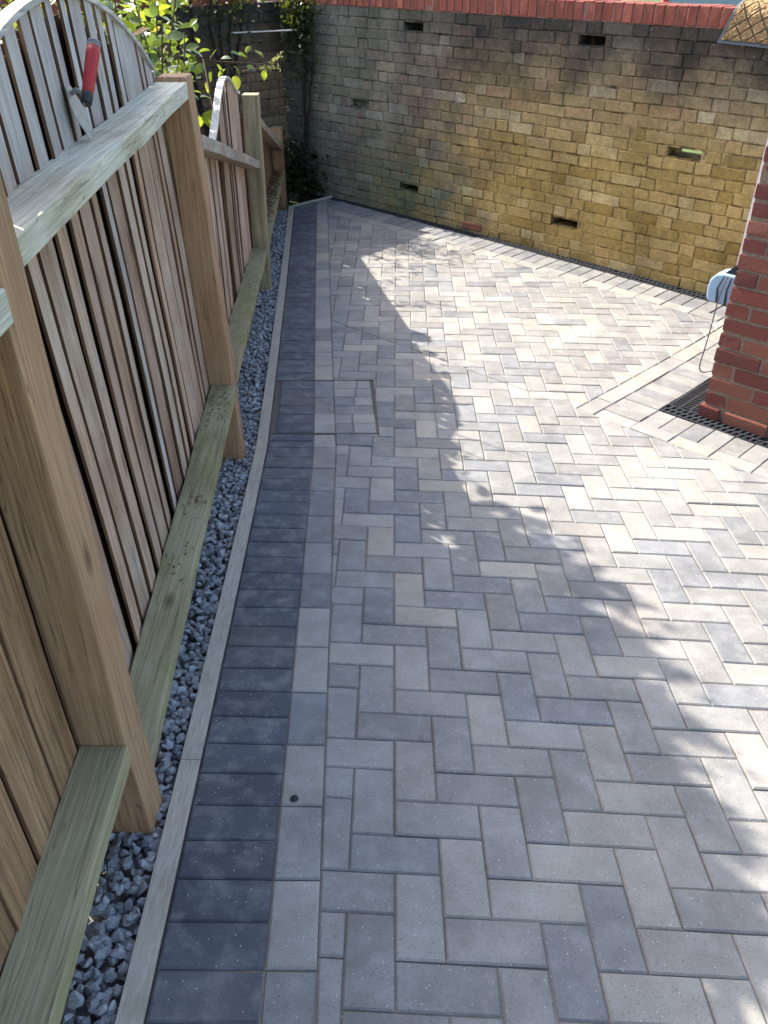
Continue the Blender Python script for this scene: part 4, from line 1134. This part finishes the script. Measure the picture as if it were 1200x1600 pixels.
def young_tree():
    r = random.Random(205); b = Vector((-1.75, 3.9, gz(-1.75, 3.9)-.05)); root = thing('young_tree', tuple(b), 'slender young tree with an airy crown behind the fence', 'tree')
    st = MB(); top = b+Vector((.02, .05, 3.1)); st.tube([b, b+Vector((.03, -.02, 1.0)), b+Vector((-.02, .03, 2.0)), top], [.032, .026, .019, .009], 8); mb = MB()
    off = Vector((-.89, .83, 1.0))
    blobs = [(.46, 2.45, 2.4, .13, 170), (.60, 2.15, 2.5, .14, 220), (.69, 1.80, 2.5, .11, 230), (.71, 1.45, 2.6, .10, 230), (.74, 1.15, 2.6, .10, 200), (.76, .85, 2.6, .10, 200), (.45, 1.6, 2.7, .30, 260), (.55, 1.0, 2.9, .26, 200)]
    for lx, ly, h, rad, n in blobs:
        c = Vector((lx, ly, .18))+off*h; q = b.lerp(top, .62+.1*r.random()); st.tube([q, q.lerp(c, .5)+Vector((0, 0, .06)), c], [.012, .008, .004], 6)
        for k in range(int(n*1.7)):
            a_ = r.uniform(0, 6.283); q_ = rad*1.25*math.sqrt(r.random()); P = c+Vector((math.cos(a_)*q_, math.sin(a_)*q_*1.25, r.gauss(0, .08))); d = Vector((r.gauss(0, 1), r.gauss(0, 1), r.gauss(-.2, .6))); lm = r.choice(LEAF); m = orient(P, d, Vector((r.gauss(0, .6), r.gauss(0, .6), 1)), r.uniform(.045, .075))
            mb.add([m @ v.co for v in lm.vertices], [tuple(f.vertices) for f in lm.polygons])
    st.build('trunk', M_STEM, root, True); tag(mb.build('crown', LM[0], root, True), kind='stuff')
young_tree()
def strappy():
    r = random.Random(5); b = Vector((-1.02, 4.0, gz(-1.02, 4.0)-.03)); root = thing('grass_clump', tuple(b), 'green strap leaved clump behind the second fence panel', 'plant')
    for k in range(46):
        a = r.uniform(0, 6.28); L = r.uniform(.8, 1.35); out = r.uniform(.05, .32); mb = MB(); pts = []
        for q in range(8):
            t = q/7; pts.append(b+Vector((math.cos(a)*out*t**1.6*.6, math.sin(a)*out*t**1.6*1.6, L*t-.35*L*out*t**4)))
        s_ = Vector((-math.sin(a), math.cos(a), 0)); vs = []; fs = []
        for q, p in enumerate(pts): w = .007*(1-(q/7)**3)+.0005; vs += [p-s_*w, p+s_*w]
        for q in range(7): fs.append((2*q, 2*q+1, 2*q+3, 2*q+2))
        mb.add(vs, fs); mb.build('blade', LM[0], root)
strappy()
# fallen leaves on the low rail, a stone chip and crumbs on the blocks
def crumb(x, y, r_, label, mat, name='stone_chip', cat='stone'):
    u, v = uvw(x, y); P = gp(u, v, r_*.45); o = link(name, stone_mesh(777, (r_, r_*.8, r_*.6)), None, Matrix.Translation(P)); o.data.materials.append(mat); return tag(o, label, cat)
crumb(-.211, 1.204, .0115, 'small dark stone chip lying on a pale border block', plain('dark_chip', (.03, .033, .04), .8))
def litter():
    r = random.Random(61); m = plain('dry_leaf', (.16, .085, .045), .9, .1); mb = MB()
    for k in range(240):
        y = 6.2+1.6*r.random()**.8; x = fence_x(y)-.02-.075*r.random(); P = Vector((x, y, -1.693+ZS+.004+.02*r.random()*(y-6.1)))
        d = Vector((r.gauss(0, 1), r.gauss(0, 1), r.gauss(0, .4))).normalized(); w = d.cross(Vector((r.gauss(0, .3), r.gauss(0, .3), 1))).normalized(); L = r.uniform(.02, .045)
        mb.add([P, P+d*L*.5+w*L*.3, P+d*L, P+d*L*.5-w*L*.3], [(0, 1, 2, 3)])
    for k in range(150):
        far = r.random() < .35; y = r.choice((2.98, 2.8, 2.9, 1.9, 2.2)) + r.gauss(0, .06) if not far else r.choice((5.3, 4.6))+r.gauss(0, .08)
        if y > 3.04 and y < 3.2: continue
        x = fence_x(y)-.012-.08*r.random(); z = ZS+(-1.495+.0054*(y-1.2) if y < 3.1 else -1.475-.0875*(y-3.16))+.0035; P = Vector((x, y, z))
        d = Vector((r.gauss(0, 1), r.gauss(0, 1), r.gauss(0, .2))).normalized(); w = d.cross(Vector((r.gauss(0, .3), r.gauss(0, .3), 1))).normalized(); L = r.uniform(.004, .014)
        mb.add([P, P+d*L*.5+w*L*.4, P+d*L, P+d*L*.5-w*L*.4], [(0, 1, 2, 3)])
    o = mb.build('leaf_litter', m); tag(o, 'dry brown leaf crumbs gathered on the low fence rails', 'leaves', kind='stuff')
litter()
# something grey with red uprights far behind the wall
def far_fence():
    root = thing('garden_fence', (9.5, 17, -.05), 'grey panel fence with red posts seen over the wall coping', 'fence')
    g = plain('grey_panel', (.26, .31, .36), .7); rd = plain('red_paint', (.42, .05, .05), .5)
    for k in range(5):
        mb = MB(); mb.box((5.0+k*2.0, 17, -.25), (1.9, 0, 0), (0, .05, 0), (0, 0, 1.9)); mb.build('panel', g, root)
        mb = MB(); mb.box((4.9+k*2.0, 16.96, -.25), (.1, 0, 0), (0, .12, 0), (0, 0, 2.05)); mb.build('post', rd, root)
far_fence()
